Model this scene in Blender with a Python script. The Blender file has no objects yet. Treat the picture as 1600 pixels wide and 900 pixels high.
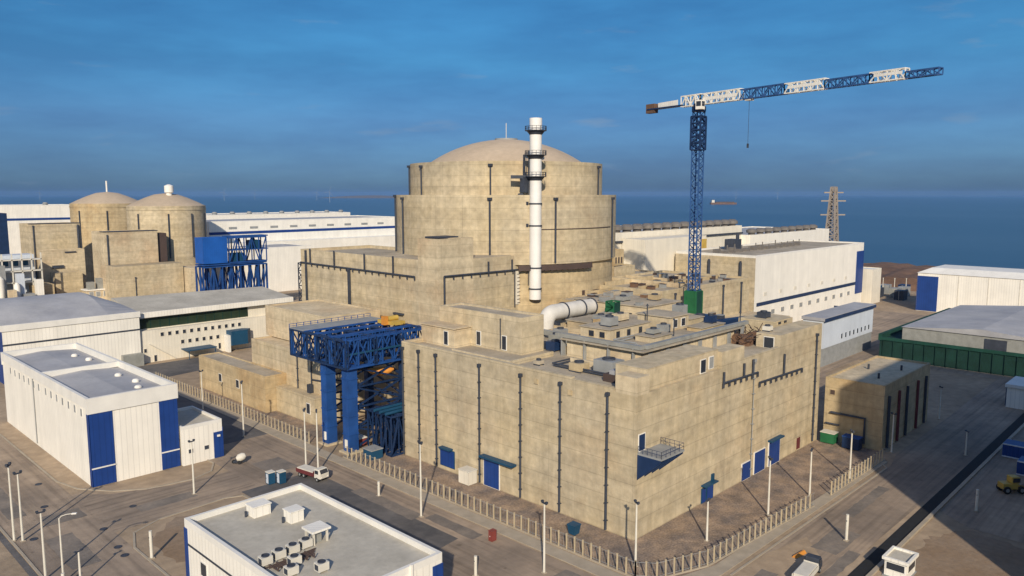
import bpy, bmesh, math, random
from mathutils import Vector, Matrix
R = math.radians
random.seed(7)
sc = bpy.context.scene
COL = sc.collection

# ------------------------------------------------------------------ camera
H = 55.0
cam_d = bpy.data.cameras.new('camera')
cam = bpy.data.objects.new('camera', cam_d)
COL.objects.link(cam)
cam.location = (0, 0, H)
cam_d.sensor_width = 36.0
cam_d.lens = 27.0
cam_d.clip_start = 1.0
cam_d.clip_end = 120000.0
cam.rotation_euler = (R(90 - 6.984), 0, R(44.06 - 90))
sc.camera = cam

# ------------------------------------------------------------------ sun and sky
SUN_EL, SUN_TRAVEL = R(27), R(44)      # elevation, heading of the light over the ground
sun_d = bpy.data.lights.new('sun', 'SUN')
sun_d.energy = 3.8
sun_d.angle = R(0.8)
sun_d.color = (1.0, 0.895, 0.735)
sun = bpy.data.objects.new('sun', sun_d)
COL.objects.link(sun)
td = Vector((math.cos(SUN_EL) * math.cos(SUN_TRAVEL), math.cos(SUN_EL) * math.sin(SUN_TRAVEL), -math.sin(SUN_EL)))
sun.rotation_euler = td.to_track_quat('-Z', 'Y').to_euler()
sun.location = (-200, -170, 200)

world = bpy.data.worlds.new('World')
sc.world = world
world.use_nodes = True
nt = world.node_tree
nt.nodes.clear()
W = nt.nodes.new
out = W('ShaderNodeOutputWorld'); bg = W('ShaderNodeBackground')
sky = W('ShaderNodeTexSky'); sky.sky_type = 'NISHITA'; sky.sun_disc = False
sky.sun_elevation = SUN_EL
sky.sun_rotation = math.atan2(-td.x, -td.y)
sky.altitude = 60; sky.air_density = 1.0; sky.dust_density = 0.6; sky.ozone_density = 2.5
tc = W('ShaderNodeTexCoord'); sx = W('ShaderNodeSeparateXYZ')
nt.links.new(tc.outputs['Generated'], sx.inputs[0])
ramp = W('ShaderNodeValToRGB')
nt.links.new(sx.outputs['Z'], ramp.inputs[0])
cr = ramp.color_ramp
for p, c in ((0.0, (.086, .172, .355)), (0.03, (.098, .188, .375)), (0.09, (.126, .245, .405)), (0.16, (.122, .315, .445)), (0.25, (.12, .345, .475)), (0.6, (.8, .9, 1.0))):
    if p == 0.0: e = cr.elements[0]
    elif p == 0.6: e = cr.elements[-1]; e.position = p
    else: e = cr.elements.new(p)
    e.color = c + (1,)
mul = W('ShaderNodeMix'); mul.data_type = 'RGBA'; mul.blend_type = 'MULTIPLY'; mul.inputs['Factor'].default_value = 1
nt.links.new(sky.outputs[0], mul.inputs['A']); nt.links.new(ramp.outputs[0], mul.inputs['B'])
# thin cloud bands
mp = W('ShaderNodeMapping'); mp.inputs['Scale'].default_value = (2.2, 2.2, 11)
nt.links.new(tc.outputs['Generated'], mp.inputs[0])
nz = W('ShaderNodeTexNoise'); nz.inputs['Scale'].default_value = 1.6; nz.inputs['Detail'].default_value = 7; nz.inputs['Roughness'].default_value = .58
nt.links.new(mp.outputs[0], nz.inputs['Vector'])
r2 = W('ShaderNodeValToRGB'); r2.color_ramp.elements[0].position = .36; r2.color_ramp.elements[1].position = .74
r2.color_ramp.elements[0].color = (.80, .74, .80, 1); r2.color_ramp.elements[1].color = (1.12, 1.08, 1.06, 1)
nt.links.new(nz.outputs[0], r2.inputs[0])
mul2 = W('ShaderNodeMix'); mul2.data_type = 'RGBA'; mul2.blend_type = 'MULTIPLY'; mul2.inputs['Factor'].default_value = 1
nt.links.new(mul.outputs['Result'], mul2.inputs['A']); nt.links.new(r2.outputs[0], mul2.inputs['B'])
# a few small pale cloud wisps
mp3 = W('ShaderNodeMapping'); mp3.inputs['Scale'].default_value = (5, 5, 26); mp3.inputs['Location'].default_value = (3.3, 1.2, .4)
nt.links.new(tc.outputs['Generated'], mp3.inputs[0])
nz3 = W('ShaderNodeTexNoise'); nz3.inputs['Scale'].default_value = 1.5; nz3.inputs['Detail'].default_value = 8
nt.links.new(mp3.outputs[0], nz3.inputs['Vector'])
r3 = W('ShaderNodeValToRGB'); r3.color_ramp.elements[0].position = .63; r3.color_ramp.elements[1].position = .80
r3.color_ramp.elements[1].color = (.5, .5, .5, 1)
nt.links.new(nz3.outputs[0], r3.inputs[0])
mx3 = W('ShaderNodeMix'); mx3.data_type = 'RGBA'
nt.links.new(r3.outputs[0], mx3.inputs['Factor']); nt.links.new(mul2.outputs['Result'], mx3.inputs['A'])
mx3.inputs['B'].default_value = (1.5, 1.9, 2.4, 1)
nt.links.new(mx3.outputs['Result'], bg.inputs['Color'])
bg.inputs['Strength'].default_value = 0.15
nt.links.new(bg.outputs[0], out.inputs['Surface'])

vs = sc.view_settings
sc.display_settings.display_device = 'sRGB'
vs.view_transform = 'Standard'; vs.look = 'None'; vs.gamma = 1; vs.use_curve_mapping = False
vs.exposure = 0.28
sc.cycles.max_bounces = 6
sc.cycles.volume_bounces = 0
sc.cycles.use_denoising = True

# ------------------------------------------------------------------ materials
def mat(name, base, rough=.8, var=.12, scale=.15, metallic=0.0, bands=0.0, streak=0.0, bump=0.0, alt=None, altscale=.03, fine=0.0, band_h=3.0, ribs=0.0, spec=.3, tracks=None, patch=None):
    m = bpy.data.materials.new(name); m.use_nodes = True
    t = m.node_tree; N = t.nodes.new; L = t.links.new
    b = t.nodes['Principled BSDF']
    b.inputs['Roughness'].default_value = rough
    b.inputs['Metallic'].default_value = metallic
    b.inputs['Specular IOR Level'].default_value = spec
    geo = N('ShaderNodeNewGeometry')
    col = N('ShaderNodeRGB'); col.outputs[0].default_value = (*base, 1)
    cur = col.outputs[0]
    def noise(sc_, vec=None, det=5, rough_=.55):
        n = N('ShaderNodeTexNoise'); n.inputs['Scale'].default_value = sc_; n.inputs['Detail'].default_value = det
        n.inputs['Roughness'].default_value = rough_
        L(vec or geo.outputs['Position'], n.inputs['Vector']); return n.outputs[0]
    def rng(v, a, b_, lo, hi):
        r = N('ShaderNodeMapRange'); L(v, r.inputs[0])
        for i, x in zip((1, 2, 3, 4), (a, b_, lo, hi)): r.inputs[i].default_value = x
        return r.outputs[0]
    def times(c, v):
        x = N('ShaderNodeMix'); x.data_type = 'RGBA'; x.blend_type = 'MULTIPLY'; x.inputs['Factor'].default_value = 1
        L(c, x.inputs['A'])
        cc = N('ShaderNodeCombineColor')
        for i in range(3): L(v, cc.inputs[i])
        L(cc.outputs[0], x.inputs['B']); return x.outputs['Result']
    if alt:
        x = N('ShaderNodeMix'); x.data_type = 'RGBA'
        L(rng(noise(altscale, det=6, rough_=.62), .38, .64, 0, 1), x.inputs['Factor']); L(cur, x.inputs['A']); x.inputs['B'].default_value = (*alt, 1)
        cur = x.outputs['Result']
    if patch:
        x = N('ShaderNodeMix'); x.data_type = 'RGBA'
        L(rng(noise(.06, det=7, rough_=.68), .52, .72, 0, .55), x.inputs['Factor']); L(cur, x.inputs['A']); x.inputs['B'].default_value = (*patch, 1)
        cur = x.outputs['Result']
    if var:
        cur = times(cur, rng(noise(scale), .3, .7, 1 - var, 1 + var))
    if fine:
        cur = times(cur, rng(noise(scale * 9, det=3), .3, .7, 1 - fine, 1 + fine))
    if streak:
        mp_ = N('ShaderNodeMapping'); mp_.inputs['Scale'].default_value = (1, 1, .045)
        L(geo.outputs['Position'], mp_.inputs[0])
        cur = times(cur, rng(noise(.33, mp_.outputs[0], 7, .7), .40, .78, 1 + streak * .3, 1 - streak))
    if tracks:
        mp_ = N('ShaderNodeMapping'); mp_.inputs['Scale'].default_value = (*tracks, 1)
        L(geo.outputs['Position'], mp_.inputs[0])
        cur = times(cur, rng(noise(1.0, mp_.outputs[0], 4, .6), .45, .72, 1.06, .68))
        cur = times(cur, rng(noise(.55, det=2), .66, .74, 1, .72))
    if bands:
        mp_ = N('ShaderNodeMapping'); mp_.inputs['Scale'].default_value = (.02, .02, 1.0)
        L(geo.outputs['Position'], mp_.inputs[0])
        cur = times(cur, rng(noise(.42, mp_.outputs[0], 3), .35, .65, 1 - bands, 1 + bands))
        s = N('ShaderNodeSeparateXYZ'); L(geo.outputs['Position'], s.inputs[0])
        d = N('ShaderNodeMath'); d.operation = 'DIVIDE'; L(s.outputs['Z'], d.inputs[0]); d.inputs[1].default_value = band_h
        f = N('ShaderNodeMath'); f.operation = 'FRACT'; L(d.outputs[0], f.inputs[0])
        g = N('ShaderNodeMath'); g.operation = 'LESS_THAN'; L(f.outputs[0], g.inputs[0]); g.inputs[1].default_value = .05
        cur = times(cur, rng(g.outputs[0], 0, 1, 1, 1 - bands * 1.9))
        a = N('ShaderNodeMath'); a.operation = 'ADD'; L(s.outputs['X'], a.inputs[0]); L(s.outputs['Y'], a.inputs[1])
        d = N('ShaderNodeMath'); d.operation = 'DIVIDE'; L(a.outputs[0], d.inputs[0]); d.inputs[1].default_value = 5.9
        f = N('ShaderNodeMath'); f.operation = 'FRACT'; L(d.outputs[0], f.inputs[0])
        g = N('ShaderNodeMath'); g.operation = 'LESS_THAN'; L(f.outputs[0], g.inputs[0]); g.inputs[1].default_value = .02
        cur = times(cur, rng(g.outputs[0], 0, 1, 1, 1 - bands * 1.2))
    if ribs:
        s = N('ShaderNodeSeparateXYZ'); L(geo.outputs['Position'], s.inputs[0])
        a = N('ShaderNodeMath'); a.operation = 'ADD'; L(s.outputs['X'], a.inputs[0]); L(s.outputs['Y'], a.inputs[1])
        d = N('ShaderNodeMath'); d.operation = 'FRACT'; L(a.outputs[0], d.inputs[0])
        g = N('ShaderNodeMath'); g.operation = 'LESS_THAN'; L(d.outputs[0], g.inputs[0]); g.inputs[1].default_value = .16
        cur = times(cur, rng(g.outputs[0], 0, 1, 1, 1 - ribs))
    L(cur, b.inputs['Base Color'])
    if bump:
        bp = N('ShaderNodeBump'); bp.inputs['Strength'].default_value = bump; bp.inputs['Distance'].default_value = .15
        L(noise(1.6, det=6), bp.inputs['Height']); L(bp.outputs[0], b.inputs['Normal'])
    return m

M = dict(
    concrete=mat('beige_concrete', (.51, .42, .28), .9, .15, .07, bands=.10, streak=.22, bump=.4, patch=(.45, .325, .19), alt=(.43, .34, .205), altscale=.07, fine=.16),
    concrete_pale=mat('pale_concrete', (.55, .45, .295), .9, .13, .08, bands=.09, streak=.19, bump=.3, fine=.14, patch=(.48, .33, .19), alt=(.47, .37, .235), altscale=.06),
    concrete_ochre=mat('ochre_concrete', (.47, .365, .215), .9, .12, .08, bands=.10, streak=.22, bump=.3, fine=.14, patch=(.44, .285, .14), alt=(.41, .30, .16), altscale=.06),
    concrete_dome=mat('dome_concrete', (.47, .365, .255), .9, .10, .08, bump=.3, fine=.06, alt=(.43, .33, .225)),
    roof=mat('weathered_roof', (.42, .35, .25), .9, .16, .16, bump=.3, alt=(.31, .26, .19), altscale=.12, fine=.10),
    roof_grey=mat('grey_roof_sheet', (.40, .385, .37), .7, .1, .14, alt=(.31, .305, .31), altscale=.06, fine=.05),
    roof_lower=mat('grey_screed', (.47, .425, .34), .85, .12, .14, alt=(.40, .36, .285), altscale=.12, fine=.08, bump=.2),
    white=mat('white_cladding', (.80, .745, .64), .55, .05, .2, streak=.11, ribs=.14),
    cream=mat('cream_cladding', (.72, .65, .52), .6, .06, .2, streak=.12, ribs=.10),
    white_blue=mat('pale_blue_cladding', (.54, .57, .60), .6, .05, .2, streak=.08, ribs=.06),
    trim=mat('white_trim', (.72, .68, .60), .6, .06, .3, streak=.08),
    blue=mat('blue_cladding', (.012, .045, .19), .45, .12, .3, ribs=.18, streak=.1),
    blue_steel=mat('blue_steel', (.014, .062, .215), .6, .25, .3, streak=.15),
    blue_dark=mat('dark_blue_steel', (.012, .03, .08), .5, .2, .5),
    blue_teal=mat('teal_blue_panel', (.012, .06, .115), .5, .15, .5),
    dark=mat('dark_pipe', (.042, .048, .062), .6, .2, .6),
    glass=mat('dark_glass', (.03, .035, .045), .15, .1, .5, spec=.6),
    grey=mat('grey_steel', (.27, .27, .255), .6, .15, .5),
    duct=mat('galvanised_duct', (.27, .265, .235), .5, .15, .6, streak=.1),
    pale=mat('pale_paint', (.62, .57, .47), .6, .1, .6),
    chimney=mat('white_stack_paint', (.74, .70, .63), .55, .06, .3, streak=.10),
    ground=mat('dusty_ground', (.375, .278, .182), .95, .16, .05, alt=(.285, .21, .135), altscale=.035, fine=.16, bump=.4),
    dirt=mat('reddish_dirt', (.28, .19, .115), .95, .2, .1, alt=(.235, .175, .12), altscale=.1, fine=.12, bump=.5),
    road_x=mat('dusty_front_road', (.245, .19, .14), .9, .14, .06, alt=(.325, .245, .17), altscale=.06, fine=.10, bump=.2, tracks=(.02, .9)),
    gravel=mat('rough_gravel', (.33, .235, .155), .95, .22, .35, alt=(.17, .135, .11), altscale=.22, fine=.28, bump=.8),
    road=mat('dusty_road', (.245, .19, .14), .9, .14, .06, alt=(.325, .245, .17), altscale=.06, fine=.10, bump=.2, tracks=(.9, .02)),
    asphalt=mat('dark_asphalt', (.085, .08, .077), .85, .2, .08, alt=(.145, .13, .115), altscale=.09, fine=.08, bump=.15),
    kerb=mat('kerb_stone', (.36, .30, .22), .9, .12, .5),
    fence=mat('fence_post_concrete', (.47, .375, .235), .85, .12, .6),
    green=mat('green_net', (.006, .032, .023), .8, .25, .25, fine=.15),
    green_pale=mat('green_net_edge', (.008, .048, .032), .8, .25, .3),
    green_panel=mat('green_panel', (.018, .12, .045), .6, .15, .4),
    green_window=mat('dark_green_glazing', (.025, .04, .022), .35, .3, .25),
    red=mat('red_paint', (.22, .05, .04), .5, .15, .5),
    maroon=mat('maroon_pipe', (.13, .03, .03), .6, .15, .5),
    orange=mat('orange_paint', (.60, .24, .04), .5, .1, .5),
    yellow=mat('yellow_paint', (.50, .33, .07), .5, .12, .5),
    rust=mat('rust_earth', (.17, .095, .055), .95, .2, .1, alt=(.12, .07, .045), altscale=.08, fine=.15),
    brown=mat('brown_shutter', (.075, .05, .04), .7, .15, .3),
    water_rock=mat('shore_rock', (.16, .13, .10), .95, .2, .1),
    far_blade=mat('turbine_grey', (.20, .25, .31), .7, .05, .01),
    pylon_grey=mat('pylon_grey', (.30, .25, .20), .8, .1, .1),
    vent_grey=mat('vent_grey', (.16, .14, .12), .7, .15, .5),
    blue_bright=mat('bright_blue_panel', (.014, .095, .36), .5, .15, .2, ribs=.12),
    crane_blue=mat('faded_crane_blue', (.03, .085, .22), .6, .2, .3),
    asphalt_worn=mat('worn_patch', (.17, .145, .12), .9, .15, .2, alt=(.22, .18, .14), altscale=.2, fine=.1),
    duct_white=mat('dulled_white_duct', (.58, .54, .47), .6, .1, .4, streak=.15),
    rubber=mat('black_rubber', (.02, .02, .02), .9, .1, .5),
)
def water_mat():
    m = bpy.data.materials.new('sea_water'); m.use_nodes = True
    t = m.node_tree; b = t.nodes['Principled BSDF']
    b.inputs['Roughness'].default_value = .28
    b.inputs['IOR'].default_value = 1.33
    geo = t.nodes.new('ShaderNodeNewGeometry')
    mp_ = t.nodes.new('ShaderNodeMapping'); mp_.inputs['Scale'].default_value = (1, .35, 1); mp_.inputs['Rotation'].default_value = (0, 0, R(44))
    t.links.new(geo.outputs['Position'], mp_.inputs[0])
    n = t.nodes.new('ShaderNodeTexNoise'); n.inputs['Scale'].default_value = .0022; n.inputs['Detail'].default_value = 8
    t.links.new(mp_.outputs[0], n.inputs['Vector'])
    r = t.nodes.new('ShaderNodeValToRGB'); r.color_ramp.elements[0].position = .35; r.color_ramp.elements[1].position = .68
    r.color_ramp.elements[0].color = (.022, .042, .066, 1); r.color_ramp.elements[1].color = (.044, .070, .096, 1)
    t.links.new(n.outputs[0], r.inputs[0]); t.links.new(r.outputs[0], b.inputs['Base Color'])
    n2 = t.nodes.new('ShaderNodeTexNoise'); n2.inputs['Scale'].default_value = .12; n2.inputs['Detail'].default_value = 4
    t.links.new(geo.outputs['Position'], n2.inputs['Vector'])
    bp = t.nodes.new('ShaderNodeBump'); bp.inputs['Strength'].default_value = .5; bp.inputs['Distance'].default_value = 1
    t.links.new(n2.outputs[0], bp.inputs['Height']); t.links.new(bp.outputs[0], b.inputs['Normal'])
    return m
M['water'] = water_mat()

# ------------------------------------------------------------------ helpers
OFF = {}
class MB:
    """collects shapes; build() links them as ONE mesh object"""
    def __init__(s): s.v = []; s.f = []; s.sm = []
    def add(s, vs_, fs, smooth=False):
        o = len(s.v); s.v += [tuple(x) for x in vs_]
        for f in fs: s.f.append(tuple(i + o for i in f)); s.sm.append(smooth)
        return s
    def box(s, x0, x1, y0, y1, z0, z1):
        v = [(x, y, z) for z in (z0, z1) for y in (y0, y1) for x in (x0, x1)]
        return s.add(v, [(0, 2, 3, 1), (4, 5, 7, 6), (0, 1, 5, 4), (2, 6, 7, 3), (0, 4, 6, 2), (1, 3, 7, 5)])
    def bar(s, a, b, w=.2, h=None):
        a = Vector(a); b = Vector(b); d = (b - a)
        if d.length < 1e-6: return s
        d.normalize(); up = Vector((0, 0, 1)) if abs(d.z) < .95 else Vector((1, 0, 0))
        x = d.cross(up).normalized() * w / 2; y = x.cross(d).normalized() * (h or w) / 2
        v = [p + i * x + j * y for p in (a, b) for (i, j) in ((-1, -1), (1, -1), (1, 1), (-1, 1))]
        return s.add(v, [(3, 2, 1, 0), (4, 5, 6, 7), (0, 1, 5, 4), (1, 2, 6, 5), (2, 3, 7, 6), (3, 0, 4, 7)])
    def prism(s, poly, z0, z1):
        n = len(poly)
        v = [(x, y, z0) for x, y in poly] + [(x, y, z1) for x, y in poly]
        return s.add(v, [tuple(range(n))[::-1], tuple(range(n, 2 * n))] + [(i, (i + 1) % n, n + (i + 1) % n, n + i) for i in range(n)])
    def lathe(s, cx, cy, prof, n=32, cap=True, smooth=True):
        v = []
        for r, z in prof:
            for k in range(n):
                a = 2 * math.pi * k / n; v.append((cx + r * math.cos(a), cy + r * math.sin(a), z))
        fs = []
        for i in range(len(prof) - 1):
            for k in range(n):
                fs.append((i * n + k, i * n + (k + 1) % n, (i + 1) * n + (k + 1) % n, (i + 1) * n + k))
        s.add(v, fs, smooth)
        if cap:
            o = len(s.v) - len(v)
            s.f.append(tuple(o + k for k in range(n))[::-1]); s.sm.append(False)
            s.f.append(tuple(o + (len(prof) - 1) * n + k for k in range(n))); s.sm.append(False)
        return s
    def tube(s, pts, r, n=10, smooth=True):
        pts = [Vector(p) for p in pts]; v = []; fs = []; prevx = None
        for i, p in enumerate(pts):
            d = (pts[min(i + 1, len(pts) - 1)] - pts[max(i - 1, 0)]).normalized()
            if prevx is None:
                up = Vector((0, 0, 1)) if abs(d.z) < .9 else Vector((1, 0, 0)); x = d.cross(up).normalized()
            else: x = (prevx - d * prevx.dot(d)).normalized()
            prevx = x; y = d.cross(x)
            rr = r[i] if isinstance(r, (list, tuple)) else r
            v += [p + (x * math.cos(2 * math.pi * k / n) + y * math.sin(2 * math.pi * k / n)) * rr for k in range(n)]
        for i in range(len(pts) - 1):
            for k in range(n): fs.append((i * n + k, i * n + (k + 1) % n, (i + 1) * n + (k + 1) % n, (i + 1) * n + k))
        s.add(v, fs, smooth)
        o = len(s.v) - len(v)
        s.f.append(tuple(o + k for k in range(n))[::-1]); s.sm.append(False)
        s.f.append(tuple(o + (len(pts) - 1) * n + k for k in range(n))); s.sm.append(False)
        return s
    def lattice(s, a, b, w, h, n, chord=.25, web=.14, side=None):
        """box truss from a to b (centre line), width w, height h"""
        a = Vector(a); b = Vector(b); d = (b - a).normalized()
        up = Vector((0, 0, 1)) if abs(d.z) < .9 else (side or Vector((1, 0, 0)))
        x = d.cross(up).normalized(); y = x.cross(d).normalized()
        c = [(-1, -1), (1, -1), (1, 1), (-1, 1)]
        P_ = lambda t, q: a.lerp(b, t) + x * q[0] * w / 2 + y * q[1] * h / 2
        for q in c: s.bar(P_(0, q), P_(1, q), chord)
        for i in range(n + 1):
            for k in range(4):
                s.bar(P_(i / n, c[k]), P_(i / n, c[(k + 1) % 4]), web)
                if i < n:
                    q0, q1 = (c[k], c[(k + 1) % 4]) if i % 2 == 0 else (c[(k + 1) % 4], c[k])
                    s.bar(P_(i / n, q0), P_((i + 1) / n, q1), web)
        return s
    def build(s, name, m, parent=None, loc=None, bevel=0):
        """loc: origin of a top-level mesh. With a parent the shapes are given in world coordinates."""
        off = Vector(loc) if loc else (OFF[parent.name] if parent else Vector((0, 0, 0)))
        me = bpy.data.meshes.new(name)
        me.from_pydata([tuple(Vector(v) - off) for v in s.v], [], s.f)
        me.polygons.foreach_set('use_smooth', s.sm)
        bm = bmesh.new(); bm.from_mesh(me); bmesh.ops.recalc_face_normals(bm, faces=bm.faces)
        bm.to_mesh(me); bm.free()
        if any(s.sm): me.set_sharp_from_angle(angle=R(38))
        me.materials.append(M[m] if isinstance(m, str) else m)
        o = bpy.data.objects.new(name, me); COL.objects.link(o)
        if parent: o.parent = parent
        else: o.location = off
        OFF[o.name] = off
        if bevel:
            b = o.modifiers.new('bevel', 'BEVEL'); b.width = bevel; b.segments = 2; b.limit_method = 'ANGLE'
        return o

def tag(o, label=None, cat=None, group=None, kind=None):
    if label: o['label'] = label
    if cat: o['category'] = cat
    if group: o['group'] = group
    if kind: o['kind'] = kind
    return o
def thing(name, label, cat, loc=(0, 0, 0), group=None):
    o = bpy.data.objects.new(name, None); COL.objects.link(o); o.location = loc
    o.empty_display_size = 1
    OFF[o.name] = Vector(loc)
    return tag(o, label, cat, group)
def dup(root, loc, label, rz=None, scale=None, group=None):
    """a copy of a thing with copies of its parts and sub-parts"""
    r = root.copy(); COL.objects.link(r); r.location = loc; r['label'] = label
    if group: r['group'] = group
    if rz is not None: r.rotation_euler = (0, 0, rz)
    if scale is not None: r.scale = scale
    for ch in list(root.children):
        c = ch.copy(); COL.objects.link(c); c.parent = r
        for g in list(ch.children):
            d = g.copy(); COL.objects.link(d); d.parent = c
    return r
def box(x0, x1, y0, y1, z0, z1): return MB().box(x0, x1, y0, y1, z0, z1)
def block(root, x0, x1, y0, y1, z0, z1, wall='concrete', roof='roof', par=.5, ph=.9, names=('wall', 'roof', 'parapet'), trim=None):
    """walls, roof sheet and parapet of one flat-roofed block"""
    zt = z1 - ph
    w = box(x0, x1, y0, y1, z0, zt).build(names[0], wall, root)
    box(x0 + par, x1 - par, y0 + par, y1 - par, zt, zt + .08).build(names[1], roof, root)
    p = MB(); p.box(x0, x1, y0, y0 + par, zt, z1); p.box(x0, x1, y1 - par, y1, zt, z1)
    p.box(x0, x0 + par, y0 + par, y1 - par, zt, z1); p.box(x1 - par, x1, y0 + par, y1 - par, zt, z1)
    p.build(names[2], trim or wall, root)
    return w
def pipe_w(root, x, y, z0, z1, axis, r=.17, m='dark', name='downpipe'):
    """vertical pipe fixed to a wall; axis 'x' = wall facing -X, 'y' = wall facing -Y"""
    b = MB(); dx, dy = ((-.3, 0) if axis == 'x' else (0, -.3))
    b.tube([(x + dx, y + dy, z0), (x + dx, y + dy, z1)], r, 8)
    b.box(x + dx - .3, x + dx + .3, y + dy - .3, y + dy + .3, z1, z1 + .55)
    z = z0 + 1.5
    while z < z1:
        b.box(x + min(dx, 0) - .26, x + .26 if axis == 'y' else x, y + min(dy, 0) - .26, y + .26 if axis == 'x' else y, z, z + .12); z += 3.0
    return b.build(name, m, root)
def win_x(root, X, y0, y1, z0, z1, m='glass', frame='trim', name='window', d=.10, sub='pane'):
    """window or door on a wall facing -X: frame part with its pane"""
    f = box(X - d, X + .02, y0 - .15, y1 + .15, z0 - .15, z1 + .15).build(name, frame, root)
    box(X - d - .03, X - d + .02, y0, y1, z0, z1).build(sub, m, f); return f
def win_y(root, Y, x0, x1, z0, z1, m='glass', frame='trim', name='window', d=.10, sub='pane'):
    f = box(x0 - .15, x1 + .15, Y - d, Y + .02, z0 - .15, z1 + .15).build(name, frame, root)
    box(x0, x1, Y - d - .03, Y - d + .02, z0, z1).build(sub, m, f); return f

# ------------------------------------------------------------------ the setting
def structure(name, b, m): return tag(b.build(name, m), kind='structure')
coast = [(-400, -400), (560, -400), (632, -40), (640, 60), (634, 180), (630, 300), (600, 520), (430, 900), (120, 1050), (-400, 1060)]
structure('ground', MB().prism(coast, -4.6, 0), 'ground')
slope = MB()
for i in range(1, len(coast) - 1):
    a, b_ = Vector((*coast[i], 0)), Vector((*coast[i + 1], 0)); n = (b_ - a).cross(Vector((0, 0, -1))).normalized() * -1
    n = Vector((b_.y - a.y, -(b_.x - a.x), 0)).normalized()
    a1, b1 = a + n * 9, b_ + n * 9
    slope.add([(a.x, a.y, -.1), (b_.x, b_.y, -.1), (b1.x, b1.y, -5.4), (a1.x, a1.y, -5.4)], [(0, 1, 2, 3)])
structure('shore', slope, 'water_rock')
S = 26000
structure('sea', MB().add([(-S, -S, -5), (S, -S, -5), (S, S, -5), (-S, S, -5)], [(0, 1, 2, 3)]), 'water')
far = MB()
for k, (cx, cy, r, h) in enumerate(((7800, 8800, 900, 42), (8600, 8000, 700, 30), (6900, 9600, 800, 34))):
    far.lathe(cx, cy, [(r, -5), (r * .7, h * .4), (r * .35, h * .8), (r * .1, h)], 24)
structure('island', far, 'water_rock')

def sheet(name, poly, z, m):
    b = MB(); b.add([(x, y, z) for x, y in poly], [tuple(range(len(poly)))]); return structure(name, b, m)
def arc(cx, cy, r, a0, a1, n=8): return [(cx + r * math.cos(R(a0 + (a1 - a0) * i / n)), cy + r * math.sin(R(a0 + (a1 - a0) * i / n))) for i in range(n + 1)]
# main street between the blocks, street in front, cross street and side street
sheet('road', [(67, 40), (84, 40), (84, 300), (67, 300)], .020, 'road')
sheet('cross_road', [(41, 130)] + [(67, 131), (67, 143.5)] + [(56, 144)] + [(46, 148)] + [(41, 153)], .024, 'road_x')
sheet('side_road', [(28.5, 60), (41, 60), (41, 300), (28.5, 300)], .020, 'road')
sheet('front_road', [(84, 40), (330, 36), (330, 47.5), (84, 50.5)], .028, 'road_x')
sheet('asphalt', [(63.5, 86), (78.5, 88), (78.5, 131.5), (63.5, 131.5)], .034, 'asphalt')
sheet('asphalt_far', [(70, 160), (84.3, 160), (85.5, 232), (110, 236), (110, 254), (64, 254), (68, 215)], .034, 'asphalt')
sheet('asphalt_yard', [(152, 47.6), (170, 51), (205, 51), (262, 52), (262, 92), (234, 92), (203, 68.5), (203, 86), (380, 150), (380, -60), (136, -60), (140, 30), (145, 36.6)], .040, 'road_x')
def ragged(poly, amp=1.1, seed=1):
    rr = random.Random(seed); o_ = []
    for i, a in enumerate(poly):
        c = poly[(i + 1) % len(poly)]; n = max(2, int(math.dist(a, c) / 1.2))
        for k in range(n):
            t_ = k / n; o_.append((a[0] + (c[0] - a[0]) * t_ + rr.uniform(-amp, amp) * .5, a[1] + (c[1] - a[1]) * t_ + rr.uniform(-amp, amp) * .5))
    return o_
sheet('dirt_patch', ragged([(44, 112), (60, 107.5), (63, 112), (61, 126), (50, 129), (43, 122)]), .016, 'dirt')
sheet('dirt_verge', ragged([(112, 12), (136, 14), (139, 30), (131, 34), (112, 33.5)], 1.4, 2), .016, 'dirt')
sheet('dirt_strip', [(97.5, 45), (112, 43), (118, 48), (106, 50.4), (97, 50.5)], .036, 'ground')
sheet('gravel', [(87.6, 60.2), (91, 56.4), (98.5, 53.8), (164, 52.6), (170, 53.8), (170, 67.2), (97.4, 67.2), (97.4, 133), (87.6, 133)], .018, 'gravel')
sheet('gravel_verge', [(87.3, 147.5), (97, 147.5), (95, 176), (92, 214), (87, 232)], .018, 'gravel')
rr = random.Random(4)
for k, (x, y, w, d) in enumerate(((34, 128, 2, 7), (37, 143, 3, 2.5), (52, 137, 5, 1.6), (75, 140, 3, 4), (79, 108, 1.3, 9), (81, 92, 1.2, 6), (31.5, 160, 1.4, 12), (96, 47, 7, 1.2), (120, 44, 5, 2), (140, 46.4, 9, 1.0), (80.5, 66, 2.2, 3), (110, 40.4, 8, .9))):
    sheet('road_patch', ragged([(x - w, y - d), (x + w, y - d), (x + w, y + d), (x - w, y + d)], .25, k), .038, 'asphalt_worn')
# kerbs
def kerb(name, pts, w=.35, h=.13):
    b = MB()
    for a, c in zip(pts, pts[1:]): b.bar((a[0], a[1], h / 2), (c[0], c[1], h / 2), w, h)
    return structure(name, b, 'kerb')
kerb('kerb_street', [(66.8, 250), (66.8, 150), (64.5, 146), (60, 144.2)] + [(52, 145.5), (47, 149), (42.8, 155), (41.2, 162), (41.2, 260)])
kerb('kerb_corner', [(41, 70), (41.1, 122), (43, 127.5), (48, 130), (60, 130.8), (63, 129.5), (63.3, 86)])
kerb('kerb_left', [(28.3, 60), (28.3, 300)])
kerb('kerb_front', [(98, 50.6), (160, 49.6), (163, 52)])
structure('drain_ditch', MB().box(27.1, 28.0, 60, 300, .01, .03), 'asphalt')
structure('pavement', MB().box(84.4, 87.0, 57, 232, 0, .12), 'kerb')
pave = MB(); pave.prism([(84.4, 57), (87, 57), (90, 53.4), (97, 51.6), (164, 50.7), (164, 52.8), (99, 53.8), (92, 55.8), (87, 60)], .005, .10)
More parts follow.
